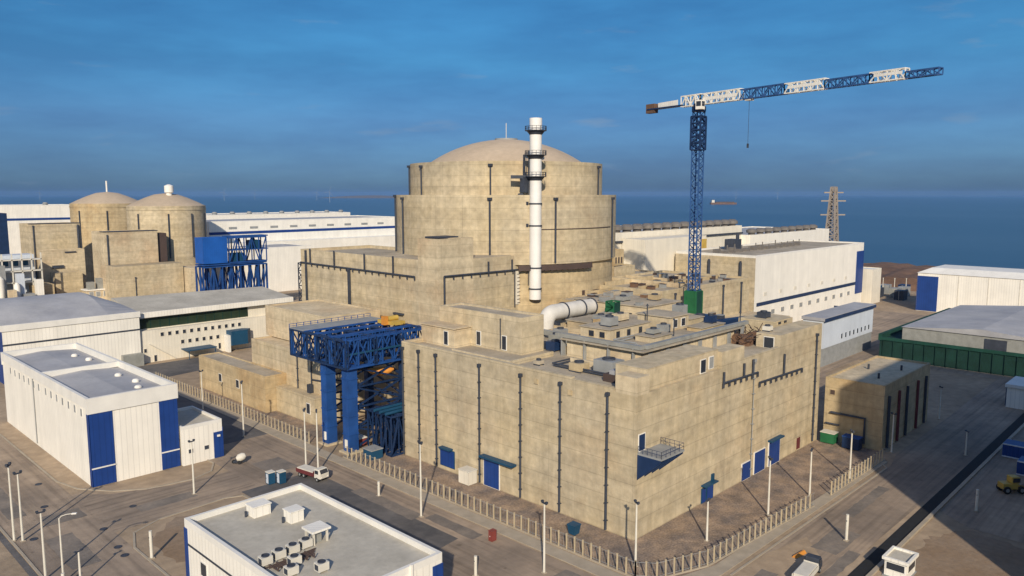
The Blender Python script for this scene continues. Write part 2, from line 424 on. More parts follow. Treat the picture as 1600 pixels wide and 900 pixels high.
structure('pavement_corner', pave, 'kerb')
# long kerbed ditch running along the front road (a dark drain)
structure('ditch', MB().box(88, 330, 36.4, 38.4, .042, .05), 'rubber')
structure('ditch_kerb', MB().box(60, 330, 35.7, 36.3, 0, .35), 'kerb')

# ------------------------------------------------------------------ the big concrete block in front
X0, X1, Y0, Y1 = 97.5, 168.3, 67.3, 126.5
A = thing('concrete_block', 'massive beige concrete block with tall downpipes and a cluttered flat roof, nearest the crossing', 'building', (X0, Y0, 0))
box(X0, X1, Y0, Y1, 0, 23.6).build('wall', 'concrete', A)
box(X0 + .9, X1 - .9, Y0 + .9, Y1 - .9, 23.6, 23.7).build('roof', 'roof', A)
box(X1 - .9, X1, 72.6, Y1 - .9, 23.6, 25.2).build('parapet', 'concrete', A)
p = MB(); p.box(X0, X0 + .9, 80.5, Y1, 23.6, 24.5); p.box(X0, X0 + .9, 71.5, 80.5, 23.6, 24.2)
p.box(X0 + .9, 124, Y1 - .9, Y1, 23.6, 24.5); p.build('parapet', 'concrete', A)
box(X0, 101.0, Y0, 71.4, 23.6, 26.5).build('corner_turret', 'concrete_pale', A)
u = MB(); u.box(101.3, 124, Y0 + .8, 74.2, 23.6, 27.2); u.build('penthouse', 'concrete', A)
u = MB(); u.box(124, 132.4, Y0, 70.6, 23.6, 26.7); u.box(132.4, 147.6, Y0, Y0 + .8, 23.6, 24.3); u.box(147.6, X1, Y0, 72.5, 23.6, 26.6)
u.build('upper_wall', 'concrete', A)
win_y(A, Y0 + .8, 117.9, 119.5, 23.75, 26.0, 'glass', 'trim', 'doorway', .12, 'door_leaf')
win_y(A, Y0 + .8, 120.8, 122.2, 24.1, 26.1, 'grey', 'trim', 'doorway', .12, 'door_leaf')
win_x(A, 147.6, 68.7, 70.7, 23.75, 25.9, 'glass', 'trim')
for y, zt in ((125.9, 22.8), (120.7, 22.9), (115.3, 22.9), (102.7, 22.8), (92.0, 22.7), (82.7, 22.8), (72.7, 22.8)): pipe_w(A, X0, y, .3, zt, 'x', .2)
pipe_w(A, 165.2, Y0, .5, 24.2, 'y', .2)
pipe_w(A, 136.2, Y0, .2, 23.0, 'y', .08, 'grey', 'conduit')
def railpipe(root, pts, name='pipe_rack', r=.2, drop=.9, step=2.2, m='dark'):
    b = MB()
    for a, c in zip(pts, pts[1:]):
        a = Vector(a); c = Vector(c); b.tube([a, c], r, 8); L_ = (c - a).length; n = max(1, int(L_ / step))
        if abs((c - a).z) < L_ * .5:
            for i in range(n + 1):
                q = a.lerp(c, i / n); b.bar(q, q - Vector((0, 0, drop)), .28)
    return b.build(name, m, root)
railpipe(A, [(124.2, Y0 - .4, 21.0), (137.5, Y0 - .4, 20.8)])
railpipe(A, [(138.5, Y0 - .4, 18.6), (157.8, Y0 - .4, 18.2)])
for x, z0, z1 in ((124.4, 21, 23), (132, 21, 23.4), (135.6, 20.8, 23.6), (149.2, 18.4, 22.6)):
    MB().tube([(x, Y0 - .35, z0), (x, Y0 - .35, z1)], .22, 8).build('riser_pipe', 'dark', A)
# doors, canopies, balcony
win_x(A, X0, 110.2, 114.2, 1.0, 4.3, 'blue', 'blue_teal', 'door', .16, 'door_leaf')
box(X0 - 1.1, X0, 110.6, 113.8, 4.6, 4.9).build('door_canopy', 'blue_teal', A)
win_x(A, X0, 97.6, 101.6, .1, 5.5, 'blue', 'trim', 'door', .16, 'door_leaf')
box(X0 - 1.4, X0, 93.2, 101.8, 5.75, 6.1).build('door_canopy', 'blue_teal', A)
win_y(A, Y0, 98.3, 99.9, 14.6, 17.2, 'blue_dark', 'white')
bal = box(98.0, 104.6, 62.8, Y0, 14.1, 14.4).build('balcony', 'grey', A)
for x in (98.1, 100.2, 102.3, 104.4):
    b = MB(); b.add([(x - .1, Y0, 9.9), (x - .1, Y0, 14.1), (x - .1, 63.0, 14.1), (x - .1, 63.0, 13.7), (x + .1, Y0, 9.9), (x + .1, Y0, 14.1), (x + .1, 63.0, 14.1), (x + .1, 63.0, 13.7)], [(0, 1, 2, 3), (7, 6, 5, 4), (0, 4, 5, 1), (1, 5, 6, 2), (2, 6, 7, 3), (3, 7, 4, 0)])
    b.build('bracket', 'blue_dark', bal)
b = MB()
edge = [(98.1, Y0 - .1), (98.1, 62.9), (104.5, 62.9), (104.5, Y0 - .1)]
for a, c in zip(edge, edge[1:]):
    for z in (14.95, 15.5): b.bar((*a, z), (*c, z), .05)
    for i in range(6):
        q = Vector((*a, 0)).lerp(Vector((*c, 0)), i / 5); b.bar((q.x, q.y, 14.4), (q.x, q.y, 15.5), .05)
b.build('railing', 'blue_dark', bal)
for x0, x1, h in ((118.2, 119.4, 2.6), (119.9, 122.0, 2.9)): win_y(A, Y0, x0, x1, .1, h, 'blue', 'blue_teal', 'door', .16, 'door_leaf')
b = MB(); b.box(118, 122.3, Y0 - 1.1, Y0, 3.2, 3.45); b.box(121.4, 122.2, Y0 - .3, Y0, 3.45, 4.6)
b.build('door_canopy', 'blue_teal', A)
for x0, x1, h in ((133, 136.2, 3.4), (138, 142.4, 4.4), (144.2, 149, 5.0)): win_y(A, Y0, x0, x1, .1, h, 'blue', 'trim', 'door', .18, 'door_leaf')
box(143.8, 149.4, Y0 - 1.0, Y0, 5.3, 5.6).build('door_canopy', 'blue_teal', A)
win_y(A, Y0, 157.3, 159.0, .4, 2.9, 'maroon', 'concrete_pale', 'door', .14, 'door_leaf')
for y, z in ((88, 22), (80.3, 21.4)):
    box(X0 - .25, X0, y, y + .8, z, z + .8).build('louvre', 'concrete_ochre', A)

# upper storey set back on the block, and the raised roof house with dark eaves
block(A, 107.1, 113.5, 101, 125.5, 23.7, 31.1, 'concrete', 'roof', .4, .5, ('upper_storey', 'upper_roof', 'upper_parapet'))
box(102.5, 107.1, 115.6, 126.0, 23.7, 27.6).build('stair_house', 'concrete_pale', A)
box(102.2, 107.1, 115.3, 126.3, 27.6, 27.8).build('stair_house_roof', 'concrete_pale', A)
for y, X_ in ((117.5, 102.5), (112.6, 107.1), (105.2, 107.1)): win_x(A, X_, y, y + 1.1, 24.2, 26.9, 'glass', 'trim')
MB().tube([(106.8, 106.6, 24.4), (106.8, 106.6, 30.4)], .12, 8).build('riser_pipe', 'dark', A)
box(113, 147, 77.2, 94.5, 23.7, 27.0).build('roof_house', 'concrete_pale', A)
box(111.9, 148.2, 76.0, 95.2, 27.0, 27.25).build('roof_house_roof', 'roof', A)
box(134, 150, 100, 112, 23.7, 26.2).build('roof_house', 'concrete', A)
box(133.7, 150.3, 99.7, 112.3, 26.2, 26.45).build('roof_house_roof', 'roof', A)
hs = box(151, 166, 102, 124, 23.7, 28.3).build('roof_house', 'concrete_pale', A)
box(150.7, 166.3, 101.7, 124.3, 28.3, 28.55).build('roof_house_roof', 'roof', A)
for x, z in ((152.5, 25), (156, 25.2), (160, 24.8), (163.6, 25)): win_y(A, 102, x, x + 1.2, z, z + 1.6, 'glass', 'concrete')
for y in (106, 112, 118): win_x(A, 151, y, y + 1.1, 25, 26.6, 'glass', 'concrete')
box(133, 140, 84, 92, 27.25, 30.0).build('roof_house', 'concrete_pale', A)
box(132.7, 140.3, 83.7, 92.3, 30.0, 30.2).build('roof_house_roof', 'roof', A)
for x in (134.2, 137.2): win_y(A, 84, x, x + 1.3, 27.9, 29.4, 'glass', 'trim')
box(152, 164, 86, 97, 23.7, 25.8).build('roof_house', 'concrete_ochre', A)
box(158, 167, 73.5, 82, 23.7, 27.4).build('roof_house', 'concrete', A)
for x in (159.5, 162.3): win_y(A, 73.5, x, x + 1.4, 26.65, 27.2, 'glass', 'concrete')
for (a, b_, c, d, z0, z1, m) in ((116, 129.5, 86.5, 93.6, 27.25, 29.3, 'concrete_pale'), (141.5, 147, 84.5, 93, 27.25, 28.6, 'concrete'), (120, 126, 79.2, 83.4, 27.25, 28.3, 'concrete'), (136.5, 145.5, 78.8, 82.2, 27.25, 28.0, 'concrete_ochre')):
    box(a, b_, c, d, z0, z1).build('roof_house', m, A)
    box(a - .25, b_ + .25, c - .25, d + .25, z1, z1 + .15).build('roof_house_roof', 'roof', A)
for y in (87.6, 90.2): win_x(A, 116, y, y + 1.2, 27.7, 28.8, 'glass', 'concrete')
for x in (118, 121.5, 125.5): win_y(A, 86.5, x, x + 1.1, 27.6, 28.8, 'glass', 'concrete')
rr = random.Random(21)
for (a, b_, c, d, h) in ((99.5, 111, 96.2, 96.6, .9), (99.5, 99.9, 96.6, 113, .7), (108.6, 109.0, 73, 90, 1.0), (113.9, 132.5, 96.0, 96.4, 1.4), (132.4, 132.8, 96.4, 122, 1.2), (113.9, 132.4, 112.4, 112.8, 1.0), (150.6, 151.0, 76, 99, 1.3), (151, 167, 99.4, 99.8, 1.5), (134, 150, 113.6, 114, 1.6), (141.6, 142, 114, 125, 1.1), (123.4, 123.8, 113, 125, 1.3)):
    box(a, b_, c, d, 23.7, 23.7 + h).build('upstand', 'concrete' if rr.random() < .6 else 'concrete_pale', A)
# ------------------------------------------------------------------ fuel building wrapped round the containment
F_ = thing('fuel_building', 'tall beige concrete building with a square tower at its corner, wrapped round the great dome', 'building', (124.4, 146, 0))
block(F_, 124.4, 150, 154, 211, 0, 38.2, 'concrete', 'roof', .6, 1.0)
block(F_, 124.4, 136.4, 146, 154, 0, 43.8, 'concrete_pale', 'roof', .6, .7, ('tower', 'tower_roof', 'tower_parapet'))
box(136.4, 160.5, 146, 158, 0, 38.2).build('wall', 'concrete', F_)
box(137, 160, 146.6, 157.4, 38.2, 38.3).build('roof', 'roof', F_)
railpipe(F_, [(124.0, 155, 33.8), (124.0, 210.5, 34.2)], r=.22, step=3)
railpipe(F_, [(126.0, 145.6, 24), (126.0, 145.6, 34.4), (160.2, 145.6, 34.2)], r=.24, step=3)
for y in (164, 177, 192, 205): MB().bar((124.0, y, 34), (124.0, y, 38.6), .35).build('riser_pipe', 'dark', F_)
for x in (141.5, 150.5): MB().bar((x, 145.6, 34.3), (x, 145.6, 37.2), .35).build('riser_pipe', 'dark', F_)
MB().bar((123.9, 184.5, 22), (123.9, 184.5, 34), .65).build('riser_pipe', 'dark', F_)
MB().bar((124.0, 207.5, 16), (124.0, 207.5, 38), .5).build('riser_pipe', 'dark', F_)
box(152, 157.6, 145.7, 146.02, 24.6, 34).build('stair_panel', 'cream', F_)
b = MB()
for k in range(9): b.bar((152.6, 145.6, 25 + k), (156.8, 145.6, 25.3 + k), .12)
b.build('stair_flight', 'brown', F_)
MB().bar((151.6, 145.6, 24), (151.6, 145.6, 34), .25).build('riser_pipe', 'dark', F_)
MB().bar((160.3, 145.6, 24), (160.3, 145.6, 36), .3).build('riser_pipe', 'dark', F_)
b = MB(); b.box(126, 133, 148, 153, 43.85, 44.2); b.build('tower_cap', 'dark', F_)
box(123.6, 124.4, 160, 164, 23.2, 23.6).build('ledge', 'dark', F_)

# ------------------------------------------------------------------ containment with stepped drum and shallow dome
cx, cy = 174.8, 171.7
C_ = thing('containment_building', 'huge round beige containment of two stepped drums under a shallow dome, centre of the plant', 'building', (cx, cy, 0))
MB().lathe(cx, cy, [(33.6, 0), (33.6, 35)], 96).build('base_drum', 'concrete_ochre', C_)
MB().lathe(cx, cy, [(33.6, 35), (34.5, 35.6), (34.5, 54.7), (33.9, 54.7), (33.9, 54.1), (30, 54.1)], 96).build('lower_drum', 'concrete', C_)
MB().lathe(cx, cy, [(30.1, 54), (30.1, 64.1), (29.5, 64.1), (29.5, 63.6), (25, 63.6)], 96).build('upper_drum', 'concrete', C_)
prof = []
Rd = (25.2 ** 2 + 8.2 ** 2) / (2 * 8.2)
for i in range(15):
    r = 25.2 * math.cos(i / 14 * math.pi / 2) if i < 14 else .3
    prof.append((max(r, .3), 63.7 + math.sqrt(Rd ** 2 - r ** 2) - (Rd - 8.2)))
MB().lathe(cx, cy, prof, 96, False).build('dome', 'concrete_dome', C_)
MB().lathe(cx, cy, [(25.5, 63.6), (25.5, 64.3), (25.0, 64.3), (25, 63.6)], 96, False).build('dome_ring', 'concrete_pale', C_)
MB().lathe(cx, cy, [(3.6, 71.6), (3.6, 72.2), (3.0, 72.25)], 24).build('dome_cap', 'grey', C_)
MB().tube([(cx, cy, 72), (cx, cy, 77)], .11, 6).build('mast', 'pale', C_)
def drum_pipe(ang, r, z0, z1, rad=.28):
    x, y = cx + (r + .3) * math.cos(R(ang)), cy + (r + .3) * math.sin(R(ang)); b = MB()
    b.tube([(x, y, z0), (x, y, z1)], rad, 8); b.box(x - .5, x + .5, y - .5, y + .5, z1, z1 + .7)
    b.build('downpipe', 'dark', C_)
# angle toward camera is 224 deg
import math as _m
def ang_for(off, r): return 224.2 + _m.degrees(_m.asin(max(-1, min(1, off / r))))
for off in (-30.3, -4.3, 13.7, 31.6): drum_pipe(ang_for(off, 34.5), 34.5, 36, 53.3)
for off in (-24.6, -4.2, 27.4): drum_pipe(ang_for(off, 30.1), 30.1, 54.2, 62.6, .24)
drum_pipe(ang_for(-33.9, 34.5), 34.5, 36, 54, .3); drum_pipe(ang_for(-29.6, 30.1), 30.1, 54, 63, .25)
b = MB()
pts = [(cx + 34.62 * math.cos(R(a)), cy + 34.62 * math.sin(R(a)), 45.3) for a in range(236, 292, 4)]
b.tube(pts, .12, 6); b.build('cable_rail', 'brown', C_)
pts = [(cx + 34.9 * math.cos(R(a)), cy + 34.9 * math.sin(R(a))) for a in range(230, 272, 3)]
b = MB()
for a, c in zip(pts, pts[1:]): b.bar((*a, 34.6), (*c, 34.8), .9, 1.5)
b.build('eave', 'brown', C_)

# ------------------------------------------------------------------ stack
sx_, sy_ = 156.4, 142.4
T_ = thing('exhaust_stack', 'slender white exhaust stack with dark ring platforms in front of the great dome', 'chimney', (sx_, sy_, 26))
MB().lathe(sx_, sy_, [(1.65, 26), (1.65, 73.6), (1.55, 73.6)], 28).build('shaft', 'chimney', T_)
MB().lathe(sx_, sy_, [(1.72, 73.3), (1.72, 75.3), (1.45, 75.3), (1.45, 73.6)], 28).build('tip', 'chimney', T_)
for z in (71.9, 65.4, 59.6):
    b = MB(); b.lathe(sx_, sy_, [(1.68, z), (2.9, z), (2.9, z + .15), (1.68, z + .15)], 24, False, False)
    for zz in (z + .6, z + 1.2): b.lathe(sx_, sy_, [(2.85, zz), (2.92, zz), (2.92, zz + .09), (2.85, zz + .09)], 24, False)
    for k in range(16):
        a = 2 * math.pi * k / 16; b.bar((sx_ + 2.88 * math.cos(a), sy_ + 2.88 * math.sin(a), z), (sx_ + 2.88 * math.cos(a), sy_ + 2.88 * math.sin(a), z + 1.2), .09)
    b.lathe(sx_, sy_, [(1.7, z - 1), (2.5, z), (1.7, z)], 16, False)
    b.build('ring_platform', 'dark', T_)
for z in (52.2, 46.2, 34.6, 28.8):
    MB().lathe(sx_, sy_, [(1.64, z), (1.85, z), (1.85, z + .35), (1.64, z + .35)], 24, False).build('band', 'dark', T_)
rv = Vector((.695, -.719, 0))
for z in (52.3, 46.3):
    q = Vector((sx_, sy_, z)) - rv * 2.3; box(q.x - .5, q.x + .5, q.y - .5, q.y + .5, z - .3, z + .6).build('bracket', 'dark', T_)
# dark ladder platform that ties the stack to the upper drum
q = Vector((sx_, sy_, 59.6)) - rv * 3.6
b = MB(); b.bar(q - rv * 3.2, q + rv * 1.5, 1.4, .9); b.bar(q + rv * .3 + Vector((0, 0, -4.2)), q + rv * .6, 1.6, 1.6); b.bar(q + rv * .2 + Vector((0, 0, -4.8)), q - rv * 1.2 + Vector((0, 0, -5)), .9, 1)
b.bar(q + rv * .5, q + rv * .5 + Vector((0, 0, 6)), .5); b.bar(q, q + Vector((4.0, 4.6, 0)), .8, .6); b.bar(q + rv * 1.2, q + rv * 1.2 + Vector((0, 0, 7)), .1)
b.build('ladder_platform', 'dark', T_)
b = MB(); q = Vector((sx_, sy_, 0)) - rv * 1.9
b.tube([q + Vector((0, 0, 30)), q + Vector((0, 0, 66))], .14, 6); b.build('ladder', 'dark', T_)

# white elbow duct lying on the roof
E_ = thing('elbow_duct', 'fat white ventilation duct bending over the roof at the foot of the exhaust stack', 'duct', (131, 116, 23.7))
pts = [(131, 116, 23.7), (131, 116, 25.0)] + [(131 + 2.6 * (1 - math.cos(R(a))), 116, 25.0 + 2.6 * math.sin(R(a))) for a in range(15, 91, 15)] + [(140, 116, 27.6), (148, 116, 27.6)]
MB().tube(pts, 1.9, 20).build('duct', 'duct_white', E_)
for x in (137, 143.5, 147.6): MB().tube([(x, 116, 27.6), (x + .3, 116, 27.6)], 2.12, 20).build('flange', 'dark', E_)
for x in (138.5, 145.5): box(x, x + .6, 114.6, 117.4, 23.7, 25.9).build('saddle', 'grey', E_)
box(129.2, 132.8, 114, 118, 23.7, 24.1).build('base', 'concrete', E_)
# ------------------------------------------------------------------ smaller equipment on the block's roof
RZ = 23.7
def duct(pts, w, h, label, m='duct', group=None):
    t = thing('air_duct', label, 'duct', pts[0], group)
    b = MB()
    for a, c in zip(pts, pts[1:]):
        b.bar(a, c, w, h); a = Vector(a); c = Vector(c); n = max(1, int((c - a).length / 6))
        for i in range(n + 1):
            q = a.lerp(c, (i + .3) / (n + .6)); box(q.x - w * .6, q.x + w * .6, q.y - .12, q.y + .12, RZ, q.z - h / 2).build('support', 'grey', t)
    b.build('duct', m, t); return t
duct([(112.9, 97, 27.7), (112.9, 76.9, 27.7)], 1.0, .7, 'grey duct running along the left eave of the raised roof house')
duct([(113.8, 77.0, 27.7), (152, 77.0, 27.7)], 1.0, .7, 'long grey duct along the front eave of the raised roof house')
duct([(118, 99, 25.3), (146, 99, 25.3)], 1.6, 1.2, 'grey green duct crossing the middle of the cluttered roof')
duct([(124, 93, 25.0), (124, 112, 25.0)], 1.2, 1.0, 'short grey duct near the white elbow duct')
duct([(148, 81, 25.6), (158, 81, 25.6)], 1.3, 1.1, 'grey duct in front of the dark scaffold heap on the roof')
duct([(132, 96.6, 25.0), (149, 96.6, 25.0)], 1.0, .8, 'thin grey duct behind the small windowed roof house')
duct([(148, 88, 26.0), (166.5, 84, 26.0)], 2.0, 1.0, 'dark blue duct on the far right of the cluttered roof', 'blue_dark')
def ac(loc, s, label, rz=0, m='grey', group='ventilation units on the cluttered concrete roof'):
    t = thing('ventilation_unit', label, 'ventilation unit', loc, group)
    x, y, z = loc
    w, d, h = s
    box(x - w / 2, x + w / 2, y - d / 2, y + d / 2, z + .25, z + h).build('casing', m, t)
    for q in (x - w / 2, x + w / 2 - .25): box(q, q + .25, y - d / 2, y + d / 2, z, z + .25).build('foot', 'dark', t)
    MB().lathe(x, y, [(min(w, d) * .34, z + h), (min(w, d) * .34, z + h + .3), (min(w, d) * .27, z + h + .3), (min(w, d) * .27, z + h + .05)], 16, True).build('fan', 'dark', t)
    return t
ac((115.5, 99.6, RZ), (3.2, 2.4, 1.9), 'dark blue ventilation unit nearest the low left edge of the cluttered roof', m='blue_dark')
ac((119.5, 89.2, 29.45), (2.6, 2.4, 1.8), 'grey ventilation unit on the raised roof house, behind its left eave duct')
ac((112.3, 104.5, RZ - .0), (2.0, 1.6, 1.3), 'small dark ventilation unit beside the windowed upper storey', m='dark')
ac((106.4, 79.4, RZ), (3.4, 4.2, 2.6), 'grey ventilation unit behind the corner turret of the concrete block')
ac((104.5, 84.5, RZ), (2.6, 2.6, 1.6), 'low tan ventilation unit by the roof edge left of the corner turret', m='concrete_ochre')
ac((143.8, 88.5, 28.75), (2.4, 2.4, 2.4), 'grey ventilation unit right of the small windowed roof house')
ac((151.5, 98.5, RZ), (2.6, 2.0, 2.2), 'tan ventilation unit beside the thin grey duct', m='concrete_pale')
ac((156, 90.5, 25.8), (4.2, 3.0, 1.5), 'dark blue ventilation unit on the low ochre roof house', m='blue_dark')
ac((127.5, 108.5, RZ), (2.2, 2.6, 1.8), 'grey ventilation unit just in front of the white elbow duct')
ac((130.9, 84.2, 27.25), (2.4, 1.8, 1.7), 'small grey ventilation unit left of the small windowed roof house')
ac((162, 78, 27.4), (2.4, 2.2, 1.3), 'dark ventilation unit on top of the right hand roof house', m='dark')
ac((150.5, 71.5, 26.6), (1.6, 1.6, 1.1), 'tiny pale ventilation unit on the right parapet corner', m='pale')
for k, (x, y, z, w, d, h, m, lab) in enumerate((
    (117.5, 108.0, RZ, 3.0, 1.6, 1.5, 'blue_teal', 'teal cooling unit by the foot of the white elbow duct, left side'),
    (121.5, 104.5, RZ, 2.4, 2.4, 1.9, 'duct', 'pale grey cooling unit between the elbow duct and the upper storey'),
    (115.2, 102.5, RZ, 2.0, 1.5, 1.2, 'dark', 'small black cooling unit at the corner of the upper storey'),
    (122.8, 81.2, 28.45, 2.6, 1.8, 1.0, 'duct', 'low grey cooling unit on the near corner of the raised roof house'),
    (126, 91.3, 29.45, 3.2, 2.0, 1.5, 'concrete_pale', 'sand coloured cooling unit at the back of the raised roof house'),
    (143.2, 80.6, 28.15, 1.8, 1.8, 1.6, 'blue_dark', 'navy cooling unit by the right end of the front eave duct'),
    (137.5, 105, 26.45, 3.4, 2.2, 1.4, 'duct', 'grey cooling unit on the middle roof slab behind the raised roof house'),
    (146, 108.5, 26.45, 2.2, 2.2, 1.6, 'grey', 'dark grey cooling unit beside the green crane stub'),
    (155.5, 112, 28.55, 3, 2.4, 1.2, 'duct', 'pale cooling unit on the highest roof house, left one'),
    (162, 107, 28.55, 2.4, 2.4, 1.4, 'concrete_ochre', 'ochre cooling unit on the highest roof house, right one'),
    (165, 92, RZ, 2.2, 2.2, 2.2, 'grey', 'grey cooling unit at the far right edge of the cluttered roof'),
    (103.2, 93, RZ, 1.4, 1.4, .9, 'roof', 'little tan cooling unit alone on the empty left part of the roof'))):
    ac((x, y, z), (w, d, h), lab, m=m, group='cooling units on the cluttered concrete roof')
for k, (pts, lab) in enumerate((
    ([(116, 96.5, 24.2), (130, 96.5, 24.2), (130, 101, 24.2)], 'thin dark pipe run in the gap behind the raised roof house'),
    ([(104, 76, 24.0), (104, 90, 24.0), (110, 90, 24.0)], 'thin pipe run on the bare roof behind the corner turret'),
    ([(115.2, 79.5, 27.5), (115.2, 84.6, 27.5), (128, 84.6, 27.5)], 'pipe run across the left part of the raised roof house'),
    ([(135, 99, 24.4), (150.5, 99, 24.4), (150.5, 88, 24.4)], 'pipe run round the right side of the middle roof slab'),
    ([(152.5, 84, 24.2), (166.5, 84, 24.2)], 'pipe run behind the dark scaffold heap'))):
    t = thing('pipe_run', lab, 'pipe run', pts[0], 'pipe runs on the cluttered concrete roof')
    b = MB()
    for dz in (0, .35): b.tube([(x, y + dz, z + dz) for x, y, z in pts], .16, 6)
    b.bar((pts[0][0], pts[0][1] - .3, pts[0][2]), (pts[0][0], pts[0][1] + .6, pts[0][2] + .3), .2); b.build('pipes', 'dark' if k % 2 else 'grey', t)
t = thing('tarpaulin_stack', 'dark brown stack of sheets lying behind the corner turret', 'stack', (103, 75, RZ))
box(101.6, 105.6, 72.4, 77, RZ, 25.0).build('sheets', 'brown', t); box(102, 105, 73, 76, 25.0, 25.7).build('top_sheets', 'roof_grey', t)
# scaffold heap and pipe bundle
t = thing('scaffold_heap', 'dark tangled scaffold and pipe heap on the roof behind the right parapet', 'scaffolding', (149, 76, RZ))
b = MB(); rr = random.Random(3)
for i in range(60):
    a = Vector((rr.uniform(143, 156), rr.uniform(72.5, 79), RZ + rr.uniform(0, 2.2))); d = Vector((rr.uniform(-2.5, 2.5), rr.uniform(-2.5, 2.5), rr.uniform(-.4, 1.8))); b.bar(a, a + d, .12)
b.bar((143, 75.5, RZ + .1), (156, 75.5, RZ + .1), .1).bar((149, 72.5, RZ + .1), (149, 79, RZ + .1), .1); b.build('tubes', 'brown', t)
b = MB()
for i in range(9):
    x = rr.uniform(143.5, 155); y = rr.uniform(73, 78.5); w = rr.uniform(.6, 1.4); b.box(x - w, x + w, y - w * .7, y + w * .7, RZ, RZ + rr.uniform(.7, 2))
b.build('crates', 'rust', t)
for k, (x, y, h, lab) in enumerate(((129, 80.6, 3.2, 'thin vent pipe standing on the raised roof house'), (131.4, 88.5, 5.0, 'thin tall vent pipe just left of the small windowed roof house'), (151, 78, 6, 'thin dark mast over the scaffold heap'), (118.4, 110.5, 4.4, 'thin vent pipe beside the windowed upper storey'))):
    z0 = {0: 27.25, 1: 27.25}.get(k, RZ)
    t = thing('vent_pipe', lab, 'vent pipe', (x, y, z0))
    MB().tube([(x, y, z0), (x, y, z0 + h)], .12, 8).build('pipe', 'dark', t); MB().lathe(x, y, [(.3, z0 + h), (.05, z0 + h + .4)], 10).build('cowl', 'dark', t)
t = thing('roof_railing', 'grey pipe railing round the middle of the cluttered roof', 'railing', (117, 90, RZ))
b = MB(); e = [(115, 100.6), (133, 100.6), (133, 103.5), (150, 99.2)]
for a, c in zip(e, e[1:]):
    for z in (.6, 1.15): b.bar((*a, RZ + z), (*c, RZ + z), .07)
    L_ = (Vector(a) - Vector(c)).length
    for i in range(int(L_ / 1.8) + 1):
        q = Vector((*a, 0)).lerp(Vector((*c, 0)), i * 1.8 / L_); b.bar((q.x, q.y, RZ), (q.x, q.y, RZ + 1.15), .07)
b.build('rails', 'grey', t)

# ------------------------------------------------------------------ auxiliary concrete blocks behind the big block
G = thing('auxiliary_building', 'beige concrete wall block with dark vertical joints, right behind the tower crane foot', 'building', (178, 117, 0))
block(G, 181, 232, 117, 150, 0, 28.2, 'concrete', 'roof', .6, .8)
for x in (187.2, 200.5, 214.5, 226): pipe_w(G, x, 117, 16, 26.6, 'y', .3)
box(178, 232, 103, 117, 0, 17.0).build('lower_wing', 'concrete_pale', G)
G2 = thing('auxiliary_building', 'stepped pale concrete building between the great dome and the tower crane', 'building', (170, 128, 0))
block(G2, 168.5, 181, 118, 150, 0, 26.5, 'concrete_pale', 'roof', .5, .6)
block(G2, 205, 222, 155, 190, 0, 30.5, 'concrete', 'roof', .5, .6, ('wing_wall', 'wing_roof', 'wing_parapet'))
block(G2, 222, 246, 150, 185, 0, 26.0, 'concrete_pale', 'roof', .5, .6, ('wing_wall', 'wing_roof', 'wing_parapet'))
block(G2, 212, 218, 157, 163, 30.5, 36.0, 'concrete_ochre', 'roof', .3, .4, ('penthouse', 'penthouse_roof', 'penthouse_parapet'))
for x in (213, 214.6, 216.2): win_y(G2, 157, x, x + .8, 31.3, 33.4, 'brown', 'concrete')
block(G2, 194, 203, 150, 160, 26, 31.5, 'concrete_ochre', 'roof', .3, .4, ('penthouse', 'penthouse_roof', 'penthouse_parapet'))
G3 = thing('auxiliary_building', 'low brownish concrete step with small windows at the foot of the great dome', 'building', (163, 128, 0))
block(G3, 158, 168, 127.5, 136, 0, 26.6, 'concrete_ochre', 'roof', .3, .4)
win_y(G3, 127.5, 160, 161.2, 24.4, 25.7); win_y(G3, 127.5, 164, 165.4, 24.4, 25.7)

rr = random.Random(77)
for (a, b_, c, d, h) in ((183, 228, 126, 126.5, 1.2), (196, 196.5, 118, 149, 1.4), (208, 208.5, 126, 149, 1.0), (183, 208, 138, 138.5, 1.6), (214, 230, 135, 135.5, 1.3)):
    box(a, b_, c, d, 27.4, 27.4 + h).build('upstand', 'concrete_pale' if rr.random() < .5 else 'concrete_ochre', G)
for (a, b_, c, d, h) in ((169, 180.5, 124, 124.4, 1.0), (174, 174.4, 118.6, 149, 1.4), (169, 180.5, 134, 134.5, 1.8)):
    box(a, b_, c, d, 25.9, 25.9 + h).build('upstand', 'concrete_ochre', G2)
def crates(spots, label, group):
    for x, y, z in spots:
        t = thing('roof_crate', label, 'crate', (x, y, z), group); w, d, h = rr.uniform(.5, 1.3), rr.uniform(.4, 1.0), rr.uniform(.5, 1.5)
        box(x - w, x + w, y - d, y + d, z, z + h).build('body', rr.choice(('brown', 'concrete_ochre', 'rust', 'grey', 'dark', 'roof')), t)
        box(x - w - .08, x + w + .08, y - d - .08, y + d + .08, z + h, z + h + .1).build('lid', rr.choice(('roof', 'grey', 'brown')), t)
crates([(rr.uniform(183, 229), rr.uniform(119, 147), 27.48) for _ in range(26)], 'small brownish crate among the litter on the terrace behind the tower crane', 'crates on the terrace behind the tower crane')
crates([(rr.uniform(169.5, 180), rr.uniform(119, 148), 25.98) for _ in range(12)], 'small brownish crate on the pale terrace at the foot of the great dome', 'crates on the pale terrace')
